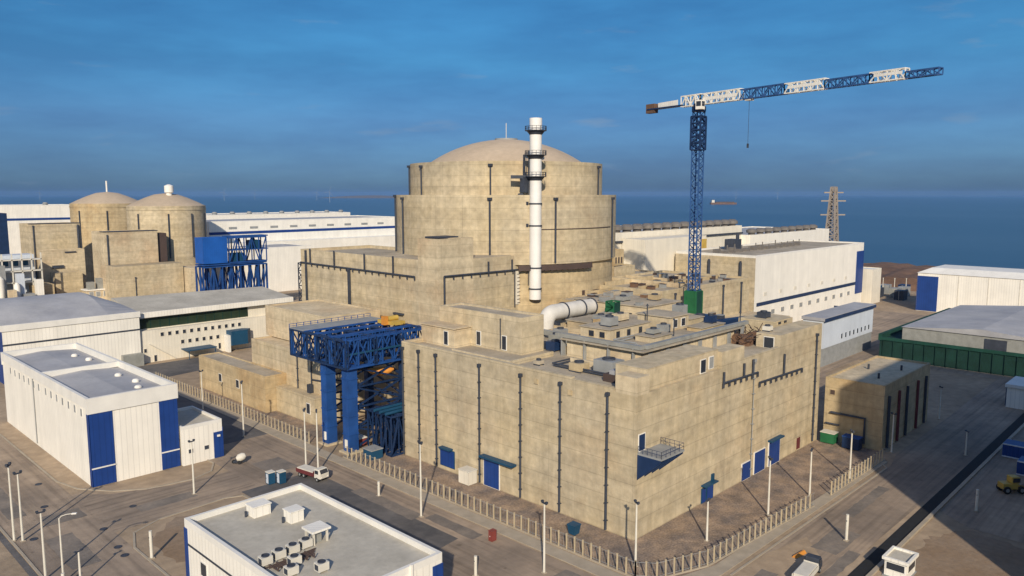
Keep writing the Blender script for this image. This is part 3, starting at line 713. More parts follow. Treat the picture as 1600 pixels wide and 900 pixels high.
crates([(rr.uniform(a, b_), rr.uniform(c, d), z) for a, b_, c, d, z in ((134.5, 149.5, 100.5, 111.5, 26.45),) * 7 + ((151.5, 165.5, 103, 123, 28.55),) * 8 + ((133, 149, 114.5, 125, 23.7),) * 8 + ((142, 147, 79, 92, 28.78),) * 0 + ((116.5, 129, 95.9, 97, 23.7),) * 0 + ((152, 166, 75, 82, 23.7),) * 0 + ((152.5, 163.5, 87, 96, 25.8),) * 6 + ((125, 132, 117, 125, 23.7),) * 5], 'small brownish crate among the equipment on the roof of the big concrete block', 'crates on the big concrete block')
# ------------------------------------------------------------------ beige steps left of the gantry
F2 = thing('stepped_building', 'stepped beige concrete building behind the pale fence, left of the blue gantry', 'building', (97, 157, 0))
block(F2, 98.5, 120, 157.3, 194, 0, 16.0, 'concrete', 'concrete_pale', .4, .4)
block(F2, 104, 121, 166, 196, 16, 24.4, 'concrete_pale', 'concrete_pale', .5, .5, ('upper_wall', 'upper_roof', 'upper_parapet'))
block(F2, 104, 119, 158.4, 166, 16, 20.4, 'concrete_pale', 'concrete_pale', .4, .4, ('upper_wall', 'upper_roof', 'upper_parapet'))
block(F2, 92.5, 98.5, 176, 214, 0, 9.4, 'concrete_ochre', 'roof', .3, .4, ('annex_wall', 'annex_roof', 'annex_parapet'))
box(95.5, 98.5, 158, 176, 0, 6.5).build('annex_wall', 'concrete', F2)
win_x(F2, 95.5, 160, 161.4, 2.4, 4.8)
b = MB(); b.tube([(98.2, 163.5, 3), (98.2, 163.5, 18)], .16, 8); b.tube([(98.2, 163.5, 9.8), (98.2, 157.6, 10.3)], .2, 8); b.box(97.4, 98.4, 163, 164.4, 6, 8.6); b.build('pipework', 'dark', F2)
win_x(F2, 92.5, 190, 191.5, 4, 6); win_x(F2, 92.5, 200, 201.5, 4, 6)
pipe_w(F2, 98.5, 170, 1, 15, 'x', .16)
# ------------------------------------------------------------------ blue gantry
GA = thing('gantry', 'tall blue steel gantry with boxy legs bridging beside the big concrete block', 'gantry', (95, 140, 0))
for y0 in (134.4, 142.6):
    lg = box(89.4, 91.8, y0 + .2, y0 + 2.4, .4, 19).build('leg', 'blue_steel', GA)
    box(88.7, 92.7, y0 - .5, y0 + 3.1, 0, .4).build('foot', 'concrete_pale', lg)
    for z in (4, 8, 12, 16): box(89.28, 91.92, y0 + .08, y0 + 2.52, z, z + .22).build('stiffener', 'blue_steel', lg)
    box(89.2, 89.4, y0 + .8, y0 + 1.6, 1.2, 3.0).build('notice_board', 'white', lg)
for y0 in (134.6, 148): box(104, 105.6, y0, y0 + 1.6, 0, 19).build('rear_leg', 'blue_dark', GA)
for y in (134.2, 139.5, 145.2, 150, 155): MB().lattice((88.6, y, 21.7), (110.5, y, 21.7), .8, 6.0, 7, .42, .24).build('girder', 'blue_steel', GA)
b = MB()
for y0, y1 in ((133.6, 155.6),):
    for x in (88.7, 96, 103, 110.4):
        b.lattice((x, y0, 21.7), (x, y1, 21.7), .7, 5.8, 6, .36, .24)
b.build('cross_girder', 'blue_dark', GA)
box(88.4, 110.6, 150, 155.8, 24.75, 24.95).build('deck', 'grey', GA)
for y in (133.4, 155.9):
    b = MB()
    for z in (.5, 1.0): b.bar((88.4, y, 24.7 + z), (110.6, y, 24.7 + z), .09)
    for k in range(13): b.bar((88.4 + k * 1.85, y, 24.2), (88.4 + k * 1.85, y, 25.7), .12)
    b.build('railing', 'blue_steel', GA)
box(88.6, 110.5, 139.2, 139.9, 24.75, 24.9).build('rail_beam', 'blue_steel', GA); box(88.6, 110.5, 144.9, 145.6, 24.75, 24.9).build('rail_beam', 'blue_steel', GA)
b = MB()
for k in range(4):
    z = 1 + k * 4.4
    for (xa, xb) in ((92.2, 104),):
        for y in (135.4, 149): b.bar((xa, y, z), (xb, y, z + 4), .34); b.bar((xa, y, z + 4), (xb, y, z), .34); b.bar((xa, y, z + 4.2), (xb, y, z + 4.2), .36)
    for x in (104.8,): b.bar((x, 135, z), (x, 149, z + 4), .4); b.bar((x, 135, z + 4), (x, 149, z), .4); b.bar((x, 135, z + 4.2), (x, 149, z + 4.2), .36)
b.build('bracing', 'blue_dark', GA)
MB().bar((88.8, 134, 21.6), (110, 133.4, 22), .35).build('walkway', 'blue_teal', GA)
t = thing('lifting_beam', 'orange curved lifting beam hanging under the blue gantry', 'lifting beam', (99.4, 137.5, 15.6))
b = MB(); v = []
for i in range(9):
    s_ = -1 + i / 4; v.append((99.4 + 2.4 * s_, 136.6 - 1.6 * s_, 16.0 + .5 * s_ * s_))
b.tube(v, [.2, .6, .8, .9, .95, .9, .8, .6, .2], 10); b.build('beam', 'orange', t)
b = MB()
for s_ in (-.8, .8): b.bar((99.4 + 2.4 * s_, 136.6 - 1.6 * s_, 16.3), (99.4, 136.6, 19.8), .12)
b.build('sling', 'dark', t)
t = thing('hoist_trolley', 'yellow hoist trolley on top of the blue gantry', 'hoist', (106.8, 142, 24.9))
box(105.2, 108.6, 139.4, 145.4, 25.2, 26.0).build('frame', 'yellow', t); MB().tube([(105.4, 142, 26.5), (108.3, 142, 26.5)], .6, 14).build('drum', 'yellow', t)
for x in (105.5, 108.2): MB().tube([(x, 139.4, 25.15), (x, 139.7, 25.15)], .25, 10).build('wheel', 'dark', t); 
box(104.2, 105.2, 141.3, 142.6, 25.2, 27.2).build('cabinet', 'orange', t)
# stacked frames and crates under the gantry
t = thing('pipe_rack_frame', 'dark blue lattice rack of frames standing under the gantry, by the block wall', 'rack', (100.5, 131, 0))
b = MB()
for y in (127.6, 131, 134):
    b.lattice((94.5, y, 4.4), (106.5, y, 4.4), 1.8, 8.4, 6, .35, .24)
b.build('frames', 'blue_dark', t)
b = MB()
for i in range(3): b.tube([(94, 127.8 + i * 2, 9.2), (107, 127.8 + i * 2, 9.2)], .35, 8)
b.build('pipes', 'blue_teal', t)
t = thing('site_crate', 'red brown crate with white lid under the blue gantry', 'crate', (94.6, 138.5, 0)); box(93.4, 95.8, 137.4, 139.6, 0, 1.6).build('body', 'red', t); box(93.3, 95.9, 137.3, 139.7, 1.6, 1.8).build('lid', 'white', t)
t = thing('site_crate', 'teal crate on the ground right of the blue gantry legs', 'crate', (91.8, 129.5, 0)); box(90.4, 93.2, 128, 131, 0, 1.9).build('body', 'blue_teal', t); box(90.3, 93.3, 127.9, 131.1, 1.9, 2.1).build('lid', 'grey', t)
t = thing('site_crate', 'pale crate by the wall left of the large blue door', 'crate', (95.8, 104.4, 0)); box(94.8, 97.0, 103.2, 106, .1, 2.6).build('body', 'cream', t); box(94.7, 97.1, 103.1, 106.1, 2.6, 2.8).build('lid', 'pale', t)

# ------------------------------------------------------------------ white hall at the left with two blue bands
W1 = thing('white_hall', 'white two-bay hall with two tall blue bands, beside the road crossing', 'building', (45.1, 153.5, 0))
x0, x1, y0, y1 = 45.1, 61.4, 153.5, 214.5
box(x0, x1, y0, y1, 0, 15.5).build('wall', 'white', W1)
p = MB(); p.box(x0 - .25, x1 + .25, y0 - .25, y0 + .4, 14.2, 17.2); p.box(x0 - .25, x1 + .25, y1 - .4, y1 + .25, 14.2, 17.2)
p.box(x0 - .25, x0 + .4, y0 + .4, y1 - .4, 15.2, 17.2); p.box(x1 - .4, x1 + .25, y0 + .4, y1 - .4, 15.2, 17.2); p.box(x0 + .4, x1 - .4, 184, 184.7, 15.9, 17.1)
p.build('parapet', 'trim', W1)
b = MB(); b.add([(x0 + .4, y0 + .4, 15.7), (x1 - .4, y0 + .4, 15.7), (x1 - .4, y1 - .4, 15.7), (x0 + .4, y1 - .4, 15.7)], [(0, 1, 2, 3)])
for (a, c) in ((y0 + .4, 184), (184.7, y1 - .4)):
    xm = (x0 + x1) / 2
    b.add([(x0 + .4, a, 15.75), (xm, a, 16.3), (x1 - .4, a, 15.75), (x0 + .4, c, 15.75), (xm, c, 16.3), (x1 - .4, c, 15.75)], [(0, 1, 4, 3), (1, 2, 5, 4), (0, 2, 1), (3, 4, 5)])
b.build('roof', 'roof_grey', W1)
for (a, c) in ((x0 - .06, 49.2), (57.9, x1 + .06)):
    bd = box(a, c, y0 - .14, y0 + .02, .1, 14.2).build('blue_band', 'blue', W1)
    box(a, c, y0 - .22, y0 - .14, 3.5, 3.75).build('ledge', 'trim', bd)
box(x0 - .14, x0 + .02, y0 - .14, y0 + .9, .1, 14.2).build('blue_band', 'blue', W1)
for k in range(14):
    y = 157 + k * 3.75 + (1.2 if k > 6 else 0)
    win_x(W1, x0, y, y + .8, 13.1, 14.5, 'grey', 'trim', d=.05)
for x, y in ((57.5, 203), (58.5, 196), (57.5, 174), (58.2, 166), (56.5, 160)):
    MB().lathe(x, y, [(.7, 15.95), (.7, 16.35), (.4, 16.6)], 14).build('roof_vent', 'white', W1)
b = MB(); b.tube([(x0 - .15, 189, .5), (x0 - .15, 189, 15)], .1, 6); b.build('downpipe', 'grey', W1)
WA = thing('white_annex', 'low white annex with a blue end wall, attached to the two-bay white hall', 'building', (61.5, 153, 0))
block(WA, 61.8, 70.2, 152.8, 167, 0, 8.2, 'white', 'roof_lower', .4, .7, trim='trim')
box(70.2, 70.36, 152.7, 158, .1, 6.4).build('blue_band', 'blue', WA); box(68.3, 70.3, 152.62, 152.8, .1, 5.6).build('blue_band', 'blue', WA)
for x in (63, 66.3): win_y(WA, 152.8, x, x + .9, 2.4, 3.2, 'dark', 'white', d=.04)
MB().box(69.0, 69.6, 152.4, 152.62, 4.6, 5.0).build('wall_lamp', 'white', WA)

# ------------------------------------------------------------------ vaulted hall and long low office behind
W2 = thing('vaulted_hall', 'wide white hall with curved grey roof and thin dark stripe, at the left edge', 'building', (54.6, 256.6, 0))
x0, x1, y0, y1 = 54.3, 92.2, 256.6, 305
box(x0, x1, y0, y1, 0, 16.2).build('wall', 'white', W2)
box(x0, x1 + .05, y0 - .06, y0 + .02, 11.3, 11.8).build('stripe', 'dark', W2)
box(x0 - .3, x1 + .3, y0 - .3, y0 + .3, 15.6, 17.4).build('fascia', 'trim', W2)
b = MB(); N = 14; v = []
for i in range(N + 1):
    t_ = i / N; v.append((y0 - .1 + (y1 - y0) * t_, 17.2 + 5.0 * math.sin(math.pi * t_)))
vv = [(x0, y, z) for y, z in v] + [(x1 - 9, y, 17.2 + (z - 17.2)) for y, z in v] + [(x1, y, 17.2 + (z - 17.2) * .25) for y, z in v]
fs = [(r * (N + 1) + i, r * (N + 1) + i + 1, (r + 1) * (N + 1) + i + 1, (r + 1) * (N + 1) + i) for r in (0, 1) for i in range(N)] + [tuple(range(N + 1)), tuple(range(2 * N + 2, 3 * N + 3))]
b.add(vv, fs, False); b.build('roof', 'roof_grey', W2)
box(x0 - .15, x0 + .02, y0, y0 + 30, 0, 15.5).build('blue_end', 'blue', W2)
box(86, 92.2, 254.5, 256.5, 0, 4).build('lean_to', 'duct', W2)
W3 = thing('long_office', 'long low cream office with two rows of small windows and a dark green glazed band', 'building', (92.6, 257.6, 0))
x0, x1, y0 = 92.6, 145.5, 257.6
box(x0, x1, y0, y0 + 22, 0, 10.6).build('wall', 'cream', W3)
box(x0 + .5, x1 - 4, y0 + 2.5, y0 + 20, 10.6, 14.8).build('upper_wall', 'cream', W3)
gb = box(x0 + 1, 131, y0 + 2.3, y0 + 2.5, 11.0, 14.3).build('glazed_band', 'green_window', W3)
for k in range(12): box(x0 + 1 + k * 3.1, x0 + 1.2 + k * 3.1, y0 + 2.2, y0 + 2.3, 11.0, 14.3).build('mullion', 'green', gb)
b = MB(); b.box(x0 - .3, x1 + 3, y0 + .6, y0 + 1.1, 14.8, 16.6); b.build('fascia', 'white', W3)
b = MB(); b.add([(x0 - .3, y0 + 1.1, 16.5), (x1 + 3, y0 + 1.1, 16.5), (x1 + 3, y0 + 24, 18.6), (x0 - .3, y0 + 24, 19.4), (x0 - .3, y0 + 1.1, 14.8), (x1 + 3, y0 + 1.1, 14.8), (x1 + 3, y0 + 24, 14.8), (x0 - .3, y0 + 24, 14.8)], [(0, 1, 2, 3), (4, 7, 6, 5), (0, 4, 5, 1), (1, 5, 6, 2), (2, 6, 7, 3), (3, 7, 4, 0)])
b.build('roof', 'roof_lower', W3)
for k in range(12): win_y(W3, y0, 99 + k * 2.45, 100.0 + k * 2.45, 8.3, 9.5, 'glass', 'cream')
for k in range(6): win_y(W3, y0, 105.6 + k * 2.45, 106.6 + k * 2.45, 4.9, 6.1, 'glass', 'cream')
win_y(W3, y0, 93.5, 94.3, 3.5, 4.7, 'glass', 'cream'); win_y(W3, y0, 118.5, 119.3, 1.2, 3.2, 'glass', 'cream'); win_y(W3, y0, 96.6, 97.4, .1, 2.2, 'glass', 'cream', 'door', .1, 'door_leaf')
b = MB(); b.bar((95, y0 - .8, 6.4), (103.5, y0 - .8, .3), .9, .25); b.build('outside_stair', 'pale', W3)
cn = box(105.5, 115.5, y0 - 5.5, y0, 2.9, 3.2).build('canopy', 'blue_teal', W3)
for x in (106, 115): MB().bar((x, y0 - 5.2, 0), (x, y0 - 5.2, 2.9), .2).build('post', 'blue_teal', cn)
b = MB(); b.prism([(121.5, y0 - 4), (127.5, y0 - 4), (129.5, y0 - 2), (127.5, y0), (121.5, y0)], 2.4, 7.4); pb = b.build('porch', 'blue_teal', W3)
box(120.6, 121.5, y0 - 3.2, y0 - .1, 0, 6).build('porch_door', 'trim', pb)

# ------------------------------------------------------------------ small flat building in the foreground
W4 = thing('flat_roofed_building', 'white flat-roofed building with rooftop units in the foreground', 'building', (42, 73, 0))
x0, x1, y0, y1 = 42, 60.4, 70.8, 104.6
box(x0, x1, y0, y1, 0, 9.0).build('wall', 'white', W4)
box(x0 + .5, x1 - .5, y0 + .5, y1 - .5, 9.0, 9.1).build('roof', 'roof_lower', W4)
p = MB(); p.box(x0, x1, y0, y0 + .5, 9, 9.9); p.box(x0, x1, y1 - .5, y1, 9, 9.9); p.box(x0, x0 + .5, y0 + .5, y1 - .5, 9, 9.9); p.box(x1 - .5, x1, y0 + .5, y1 - .5, 9, 9.9)
p.build('parapet', 'trim', W4)
box(x0 - .06, x0 + .01, y0, y1 - .9, 6.2, 6.5).build('stripe', 'dark', W4)
box(x0 - .1, x0 + .02, y1 - .9, y1 + .04, .1, 8.6).build('blue_band', 'blue', W4)
box(x0 - .1, x0 + 1.2, y1, y1 + .1, .1, 8.6).build('blue_band', 'blue', W4)
box(x1 - 1.6, x1 + .08, y0 - .12, y0 + .02, .1, 8.5).build('blue_band', 'blue', W4)
for k in range(5): win_x(W4, x0, 74 + k * 6, 75.6 + k * 6, 3.4, 5.2, 'glass', 'trim')
box(x1 - 5.2, x1 - 4.9, y0 - .3, y0, 0, 10.1).build('downpipe', 'white', W4)
r0 = 9.1
def ahu(loc, label):
    t = thing('air_conditioner', label, 'air conditioner', loc, 'air conditioners on the foreground roof')
    x, y, z = loc
    box(x - .72, x + .72, y - .58, y + .58, z + .22, z + 1.2).build('casing', 'pale', t)
    MB().lathe(x, y, [(.5, z + 1.2), (.5, z + 1.34), (.4, z + 1.34), (.4, z + 1.22)], 18, True).build('fan', 'dark', t)
    for q in (x - .68, x + .53): box(q, q + .15, y - .55, y + .55, z, z + .22).build('foot', 'grey', t)
    box(x - .75, x - .72, y - .4, y + .4, z + .35, z + 1.05).build('grille', 'dark', t)
    return t
ac0 = ahu((43.9, 85.2, r0), 'white air conditioner nearest the left parapet, first of the row of four')
dup(ac0, (45.9, 85.5, r0), 'second from the left parapet in the row of four white air conditioners')
dup(ac0, (47.9, 85.6, r0), 'third from the left parapet in the row of four white air conditioners')
dup(ac0, (49.9, 85.8, r0), 'white air conditioner at the end of the row, beside the white table-shaped hood')
dup(ac0, (47.9, 78.8, r0), 'single white air conditioner right of the row, nearest the right parapet corner')
dup(ac0, (44.8, 80.6, r0), 'single white air conditioner in front of the row, at the lower edge of the view')
dup(ac0, (46.4, 82.6, r0), 'white air conditioner standing close in front of the middle of the row')
for (x, y, w, d, h, lab) in ((50.9, 100.2, 2.6, 2.2, 1.5, 'white roof hatch box nearest the back left corner of the foreground roof'), (53.3, 94.6, 2.0, 2.0, 1.6, 'white roof hatch box with a small side pipe, right of the other hatch')):
    t = thing('roof_hatch', lab, 'roof hatch', (x, y, r0)); box(x - w / 2, x + w / 2, y - d / 2, y + d / 2, r0, r0 + h).build('curb', 'white', t); box(x - w / 2 - .12, x + w / 2 + .12, y - d / 2 - .12, y + d / 2 + .12, r0 + h, r0 + h + .14).build('lid', 'white', t)
    MB().tube([(x - w / 2 - .5, y + .3, r0), (x - w / 2 - .5, y + .3, r0 + .8)], .2, 8).build('side_pipe', 'dark', t)
t = thing('exhaust_hood', 'white table-shaped hood on legs behind the air conditioners', 'hood', (52, 86.5, r0))
box(50.6, 53.4, 85.2, 87.9, r0 + 1.7, r0 + 2.0).build('hood', 'white', t)
for x, y in ((51, 85.6), (53, 85.6), (51, 87.5), (53, 87.5)): box(x - .12, x + .12, y - .12, y + .12, r0, r0 + 1.7).build('leg', 'pale', t)
box(51.4, 52.4, 86, 87, r0, r0 + 1.6).build('duct', 'duct', t)
t = thing('roof_pipes', 'low bundle of pipes between the air conditioners', 'pipes', (47, 84, r0)); b = MB()
for k in range(5): b.tube([(43.2 + k * .4, 84.1 - k * .35, r0 + .2), (50.5 - k * .3, 84.4 - k * .35, r0 + .2)], .08, 6)
for k in range(6): b.tube([(44 + k, 84.6, r0 + .2), (44 + k, 82.2, r0 + .25), (44 + k, 82.2, r0 + .8)], .09, 6)
b.build('pipes', 'brown', t)
# ------------------------------------------------------------------ two older reactors at the far left
def reactor(cx, cy, r, zt, za, label, withcap):
    t = thing('reactor_building', label, 'building', (cx, cy, 0))
    MB().lathe(cx, cy, [(r, 0), (r, zt - 2.2), (r + .25, zt - 2.2), (r + .25, zt - 1.6), (r, zt - 1.6), (r, zt)], 64).build('drum', 'concrete_ochre' if not withcap else 'concrete', t)
    MB().lathe(cx, cy, [(r - .4, zt), (r * .8, zt + (za - zt) * .28), (r * .55, zt + (za - zt) * .62), (r * .3, zt + (za - zt) * .9), (.3, za)], 48).build('dome', 'concrete_dome', t)
    for a in (205, 250, 285, 318):
        x, y = cx + (r + .35) * math.cos(R(a)), cy + (r + .35) * math.sin(R(a)); MB().bar((x, y, 22), (x, y, zt - 4), .55).build('downpipe', 'dark', t)
    return t
R2 = reactor(168.7, 421, 19.5, 48.8, 55.4, 'round beige reactor with a white cap on its low dome, beside the blue steel frame', True)
MB().lathe(168, 415, [(1.5, 53.5), (1.5, 55.5), (2.3, 55.8), (2.3, 59.2), (.6, 60)], 16).build('cap', 'white', R2)
R1 = reactor(159.5, 482, 19.4, 49.6, 56.2, 'round beige reactor with a thin mast, far left behind the other one', False)
MB().tube([(159.5, 482, 55), (159.5, 482, 62.5)], .45, 8).build('mast', 'white', R1)
bb = thing('reactor_annex', 'beige concrete block with a tall brown shutter, in front of the capped round reactor', 'building', (128, 393, 0))
block(bb, 128, 153, 395, 412, 0, 36.8, 'concrete_pale', 'roof', .5, .6)
box(127.8, 153.3, 394.8, 400, 36.8, 37.1).build('eave', 'dark', bb)
box(128, 160, 383, 395, 0, 21.0).build('lower_wall', 'concrete', bb)
box(153.2, 158, 396.5, 410, 21, 35.4).build('shutter', 'brown', bb)
box(160.6, 169, 376, 392, 0, 18.6).build('wing', 'concrete_pale', bb)
pipe_w(bb, 129.5, 395, 8, 35, 'y', .35); pipe_w(bb, 137, 383, 3, 15, 'y', .2)
b = MB(); b.box(136, 150, 381.5, 383, 3.2, 3.6); b.build('ledge', 'dark', bb)
bb = thing('reactor_annex', 'square beige concrete tower block at the far left, beside the masted round reactor', 'building', (107, 430, 0))
block(bb, 107, 129, 432, 452, 0, 40.2, 'concrete', 'roof', .5, .6)
box(106.8, 129.2, 431.8, 436, 40.2, 40.5).build('eave', 'dark', bb)
block(bb, 109, 128, 424, 431.6, 0, 27.6, 'concrete_pale', 'roof', .4, .6, ('lower_wall', 'lower_roof', 'lower_parapet'))
block(bb, 112, 124, 416, 423.6, 0, 17.0, 'concrete', 'roof', .4, .5, ('lower_wall', 'lower_roof', 'lower_parapet'))
pipe_w(bb, 108, 432, 6, 39, 'y', .3); pipe_w(bb, 128, 432, 26, 39, 'y', .6)
box(113, 118, 423.2, 424, 18.6, 20).build('ledge', 'dark', bb); box(119, 124, 423.5, 424, 26, 26.6).build('ledge', 'dark', bb)
box(101.5, 105.5, 402, 404, 3.2, 8).build('blue_door', 'blue_dark', bb)
box(99, 108, 404, 428, 0, 13).build('side_wall', 'concrete_ochre', bb)
t = thing('transformer_shed', 'small pale equipment shed with grey windows between the two concrete blocks', 'shed', (128, 405, 0))
box(120, 131, 398, 405, 0, 9).build('wall', 'concrete_pale', t); box(119.5, 131.5, 397.6, 405.4, 9, 9.5).build('roof', 'white', t)
for x in (121, 124, 127.4): win_y(t, 398, x, x + 1.8, 11 - 5, 13.4 - 5, 'grey', 'trim')
b = MB(); b.box(121, 124, 399, 402, 9.5, 13); b.box(125.5, 130, 400, 403, 9.5, 14.5); b.build('units', 'duct', t)
# blue steel frame with box
t = thing('blue_steel_frame', 'bright blue box on a dark steel lattice frame, beside the far reactors', 'steel frame', (150, 330, 0))
box(146, 157, 328, 336, 24.6, 36).build('box', 'blue_bright', t)
b = MB()
for y in (329, 336): b.lattice((146, y, 12), (176, y, 12), 1, 22, 7, .5, .35)
b.lattice((158, 331, 30), (176, 331, 30), 5, 11, 5, .55, .4); b.lattice((146, 332, 12), (176, 332, 12), 1, 22, 9, .5, .4); b.build('lattice', 'blue_steel', t)
b = MB(); b.box(146, 176, 328.5, 336.5, 23.6, 24.2); b.box(158, 177, 328.5, 335, 35.8, 36.3); b.box(158, 177, 328.5, 335, 29.8, 30.2); b.build('deck', 'blue_steel', t)
box(160, 166, 330, 334, 24.2, 28.5).build('vessel', 'blue_teal', t); box(169, 174, 330, 334, 30.2, 34).build('vessel', 'blue_teal', t)
# plant at the very left edge
t = thing('pale_pipe_plant', 'cluttered pale plant of tanks and pipes at the left edge, before the far tower block', 'plant', (95, 410, 0))
for (x, y, r_, h) in ((86, 402, 1.6, 17), (92, 400, 1.2, 14)): MB().lathe(x, y, [(r_, 0), (r_, h), (r_ * .4, h + 1.2)], 18).build('tank', 'white', t)
for k, (x, y, w, h) in enumerate(((83, 398, 4, 9), (89, 396, 3, 12.5), (96, 399, 4.5, 10), (101, 401, 3, 16), (94, 403, 3, 19), (81, 402, 3, 21), (87, 404, 3, 23))): box(x - w / 2, x + w / 2, y - 1.6, y + 1.6, 0, h).build('plant_unit', ('white_blue', 'concrete_pale', 'grey', 'white')[k % 4], t)
b = MB()
for k in range(5): b.box(80, 104, 405, 409, 4 + k * 5.2, 4.5 + k * 5.2)
for k in range(7): b.box(80 + k * 3.9, 80.5 + k * 3.9, 405, 405.6, 0, 28)
b.build('platform', 'pale', t); box(83, 102, 410, 420, 0, 27).build('wall', 'white_blue', t)
for k in range(4): win_y(t, 410, 85 + k * 4, 87.5 + k * 4, 22, 25, 'blue_teal', 'white')
t = thing('dark_switch_house', 'dark blue building at the left edge behind the pale pipe plant', 'building', (95, 470, 0)); block(t, 78, 106, 470, 490, 0, 45, 'blue_dark', 'dark', .4, .6)
box(82, 100, 469.6, 470, 34, 40).build('louvre', 'dark', t)

# ------------------------------------------------------------------ white halls on the skyline, left
def bighall(label, x0, x1, y0, d, h, loc=None, stripe=None, vents=0, wall='white'):
    t = thing('turbine_hall', label, 'building', (x0, y0, 0))
    block(t, x0, x1, y0, y0 + d, 0, h, wall, 'roof_grey', .6, .7, trim='trim')
    if stripe: box(x0 - .1, x1 + .1, y0 - .15, y0, stripe, stripe + 1.6).build('stripe', 'blue', t)
    for k in range(vents):
        x = x0 + (x1 - x0) * (k + .5) / vents; b = MB(); b.lathe(x, y0 + 3.4, [(1.7, h - .7), (1.7, h + .8), (2.1, h + .8), (1.2, h + 1.9)], 14); b.build('roof_vent', 'grey', t)
    return t
hl = bighall('long white hall with a navy stripe, between the far round reactors and the great dome', 200, 338, 440, 50, 39.0, stripe=31.0, vents=0)
for k in range(9): box(212 + k * 13.5, 217 + k * 13.5, 439.7, 440, 34.2, 35.4).build('louvre', 'grey', hl)
block(hl, 203, 337, 428, 440, 0, 26.5, 'white', 'white_blue', .5, .6, ('lower_wall', 'lower_roof', 'lower_parapet'), trim='trim')
bighall('farthest long white hall on the skyline, showing above the striped hall', 236, 352, 520, 40, 40.6, vents=9)
bighall('long white hall at the far left edge of the skyline', 60, 192, 640, 40, 47.0, stripe=36, vents=3)
bl = thing('white_block', 'plain white block behind the blue steel frame, left of the great dome', 'building', (203, 395, 0)); block(bl, 203, 240, 395, 425, 0, 25.4, 'white', 'roof_grey', .5, .6, trim='trim')
t = thing('dark_pipe_stair', 'dark spidery stair frame before the plain white block', 'stair', (165, 300, 0)); b = MB()
b.lattice((172, 290, 0), (172, 290, 26), 3, 3, 8, .35, .25, Vector((1, 0, 0))); b.lattice((178, 292, 0), (178, 292, 19), 3, 3, 6, .35, .25, Vector((1, 0, 0))); b.build('frame', 'dark', t); b = MB(); b.bar((172, 290, 10), (186, 290, 6), 1, .6); b.bar((172, 290, 20), (178, 292, 15), 1, .6); b.build('ramp', 'grey', t)

# ------------------------------------------------------------------ turbine halls on the right
T2 = thing('turbine_hall', 'long cream hall with round roof vents on the skyline, right of the great dome', 'building', (250, 185, 0))
block(T2, 250, 366, 190, 235, 0, 39.0, 'cream', 'roof_grey', .6, .7)
block(T2, 366, 466, 185, 235, 0, 34.2, 'white', 'roof_grey', .6, .7, ('lower_wall', 'lower_roof', 'lower_parapet'))
box(262, 310, 178, 189.6, 0, 36.5).build('front_bay', 'cream', T2)
box(250, 366, 189.2, 190, 34.8, 35.6).build('ledge', 'dark', T2)
for k in range(15):
    x = 254 + k * 7.6; y = 192.6; b = MB(); b.lathe(x, y, [(1.8, 38.2), (1.8, 39.8), (2.9, 40.0), (2.9, 41.3), (1.4, 42.2)], 14); b.build('roof_vent', 'vent_grey', T2)
for k in range(9):
    x = 372 + k * 9.5; b = MB(); b.lathe(x, 187.6, [(1.7, 33.4), (1.7, 35.0), (2.7, 35.2), (2.7, 36.4), (1.4, 37.2)], 14); b.build('roof_vent', 'vent_grey', T2)
box(305, 309, 177.2, 178, 30, 35).build('notice_panel', 'yellow', T2)
T1 = thing('turbine_hall', 'white hall with a blue corner and a navy stripe, right of the tower crane', 'building', (282, 140, 0))
box(282, 397, 140, 176, 0, 30.2).build('wall', 'white', T1)
box(282.6, 396.4, 140.6, 175.4, 30.2, 30.3).build('roof', 'roof', T1)
p = MB(); p.box(282, 397, 140, 140.6, 30.2, 31); p.box(282, 282.6, 140.6, 176, 30.2, 31); p.box(396.4, 397, 140.6, 176, 30.2, 31); p.box(282.6, 396.4, 175.4, 176, 30.2, 31); p.build('parapet', 'trim', T1)
box(281.6, 282, 140, 176, 0, 30).build('side_wall', 'concrete', T1)
for y in (146, 160): pipe_w(T1, 281.6, y, 10, 28, 'x', .6)
box(388, 397.1, 139.8, 140, 6, 27).build('blue_band', 'blue', T1); box(397, 397.15, 139.8, 150, 6, 27).build('blue_band', 'blue', T1)
box(284, 388, 139.8, 140, 10.6, 12.0).build('stripe', 'blue_dark', T1)
for k in range(11): win_y(T1, 140, 288 + k * 9, 291 + k * 9, 6.2, 8, 'grey', 'cream')
for k in range(7): win_y(T1, 140, 290 + k * 14, 292.4 + k * 14, 14.4, 15.6, 'pale', 'cream')
for k in range(13):
    x = 286 + k * 6.4; rr2 = random.Random(k); b = MB(); b.box(x - 1.2, x + 1.2, 158, 160.4, 30.3, 31.2 + rr2.random() * 1.4); b.tube([(x + 1.8, 159, 30.3), (x + 1.8, 159, 32 + rr2.random() * 2)], .25, 6); b.build('roof_unit', 'vent_grey', T1)
b = MB(); b.box(312, 318, 165, 170, 30.3, 35); b.tube([(320, 168, 30.3), (320, 168, 37)], .8, 8); b.build('roof_unit', 'dark', T1)
AN = thing('white_annex', 'pale bluish annex with a dark eave, just right of the big concrete block', 'building', (240, 95, 0))
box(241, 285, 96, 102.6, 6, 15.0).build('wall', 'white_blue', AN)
box(241, 285, 96.2, 102.6, 0, 6).build('base_wall', 'grey', AN)
box(240.6, 285.4, 95.4, 103, 15.0, 16.0).build('roof', 'roof_grey', AN); box(240.6, 285.4, 95.2, 95.4, 14.8, 15.8).build('eave', 'blue_dark', AN)
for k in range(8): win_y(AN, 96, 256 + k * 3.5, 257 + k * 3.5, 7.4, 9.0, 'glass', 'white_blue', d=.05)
box(285, 285.2, 97, 110, 4, 14).build('blue_end', 'blue_dark', AN)
t = thing('cream_cabin', 'small cream cabin beside the blue corner of the white hall', 'cabin', (402, 139, 0)); block(t, 400, 412, 136, 146, 0, 17.5, 'cream', 'trim', .3, .4)

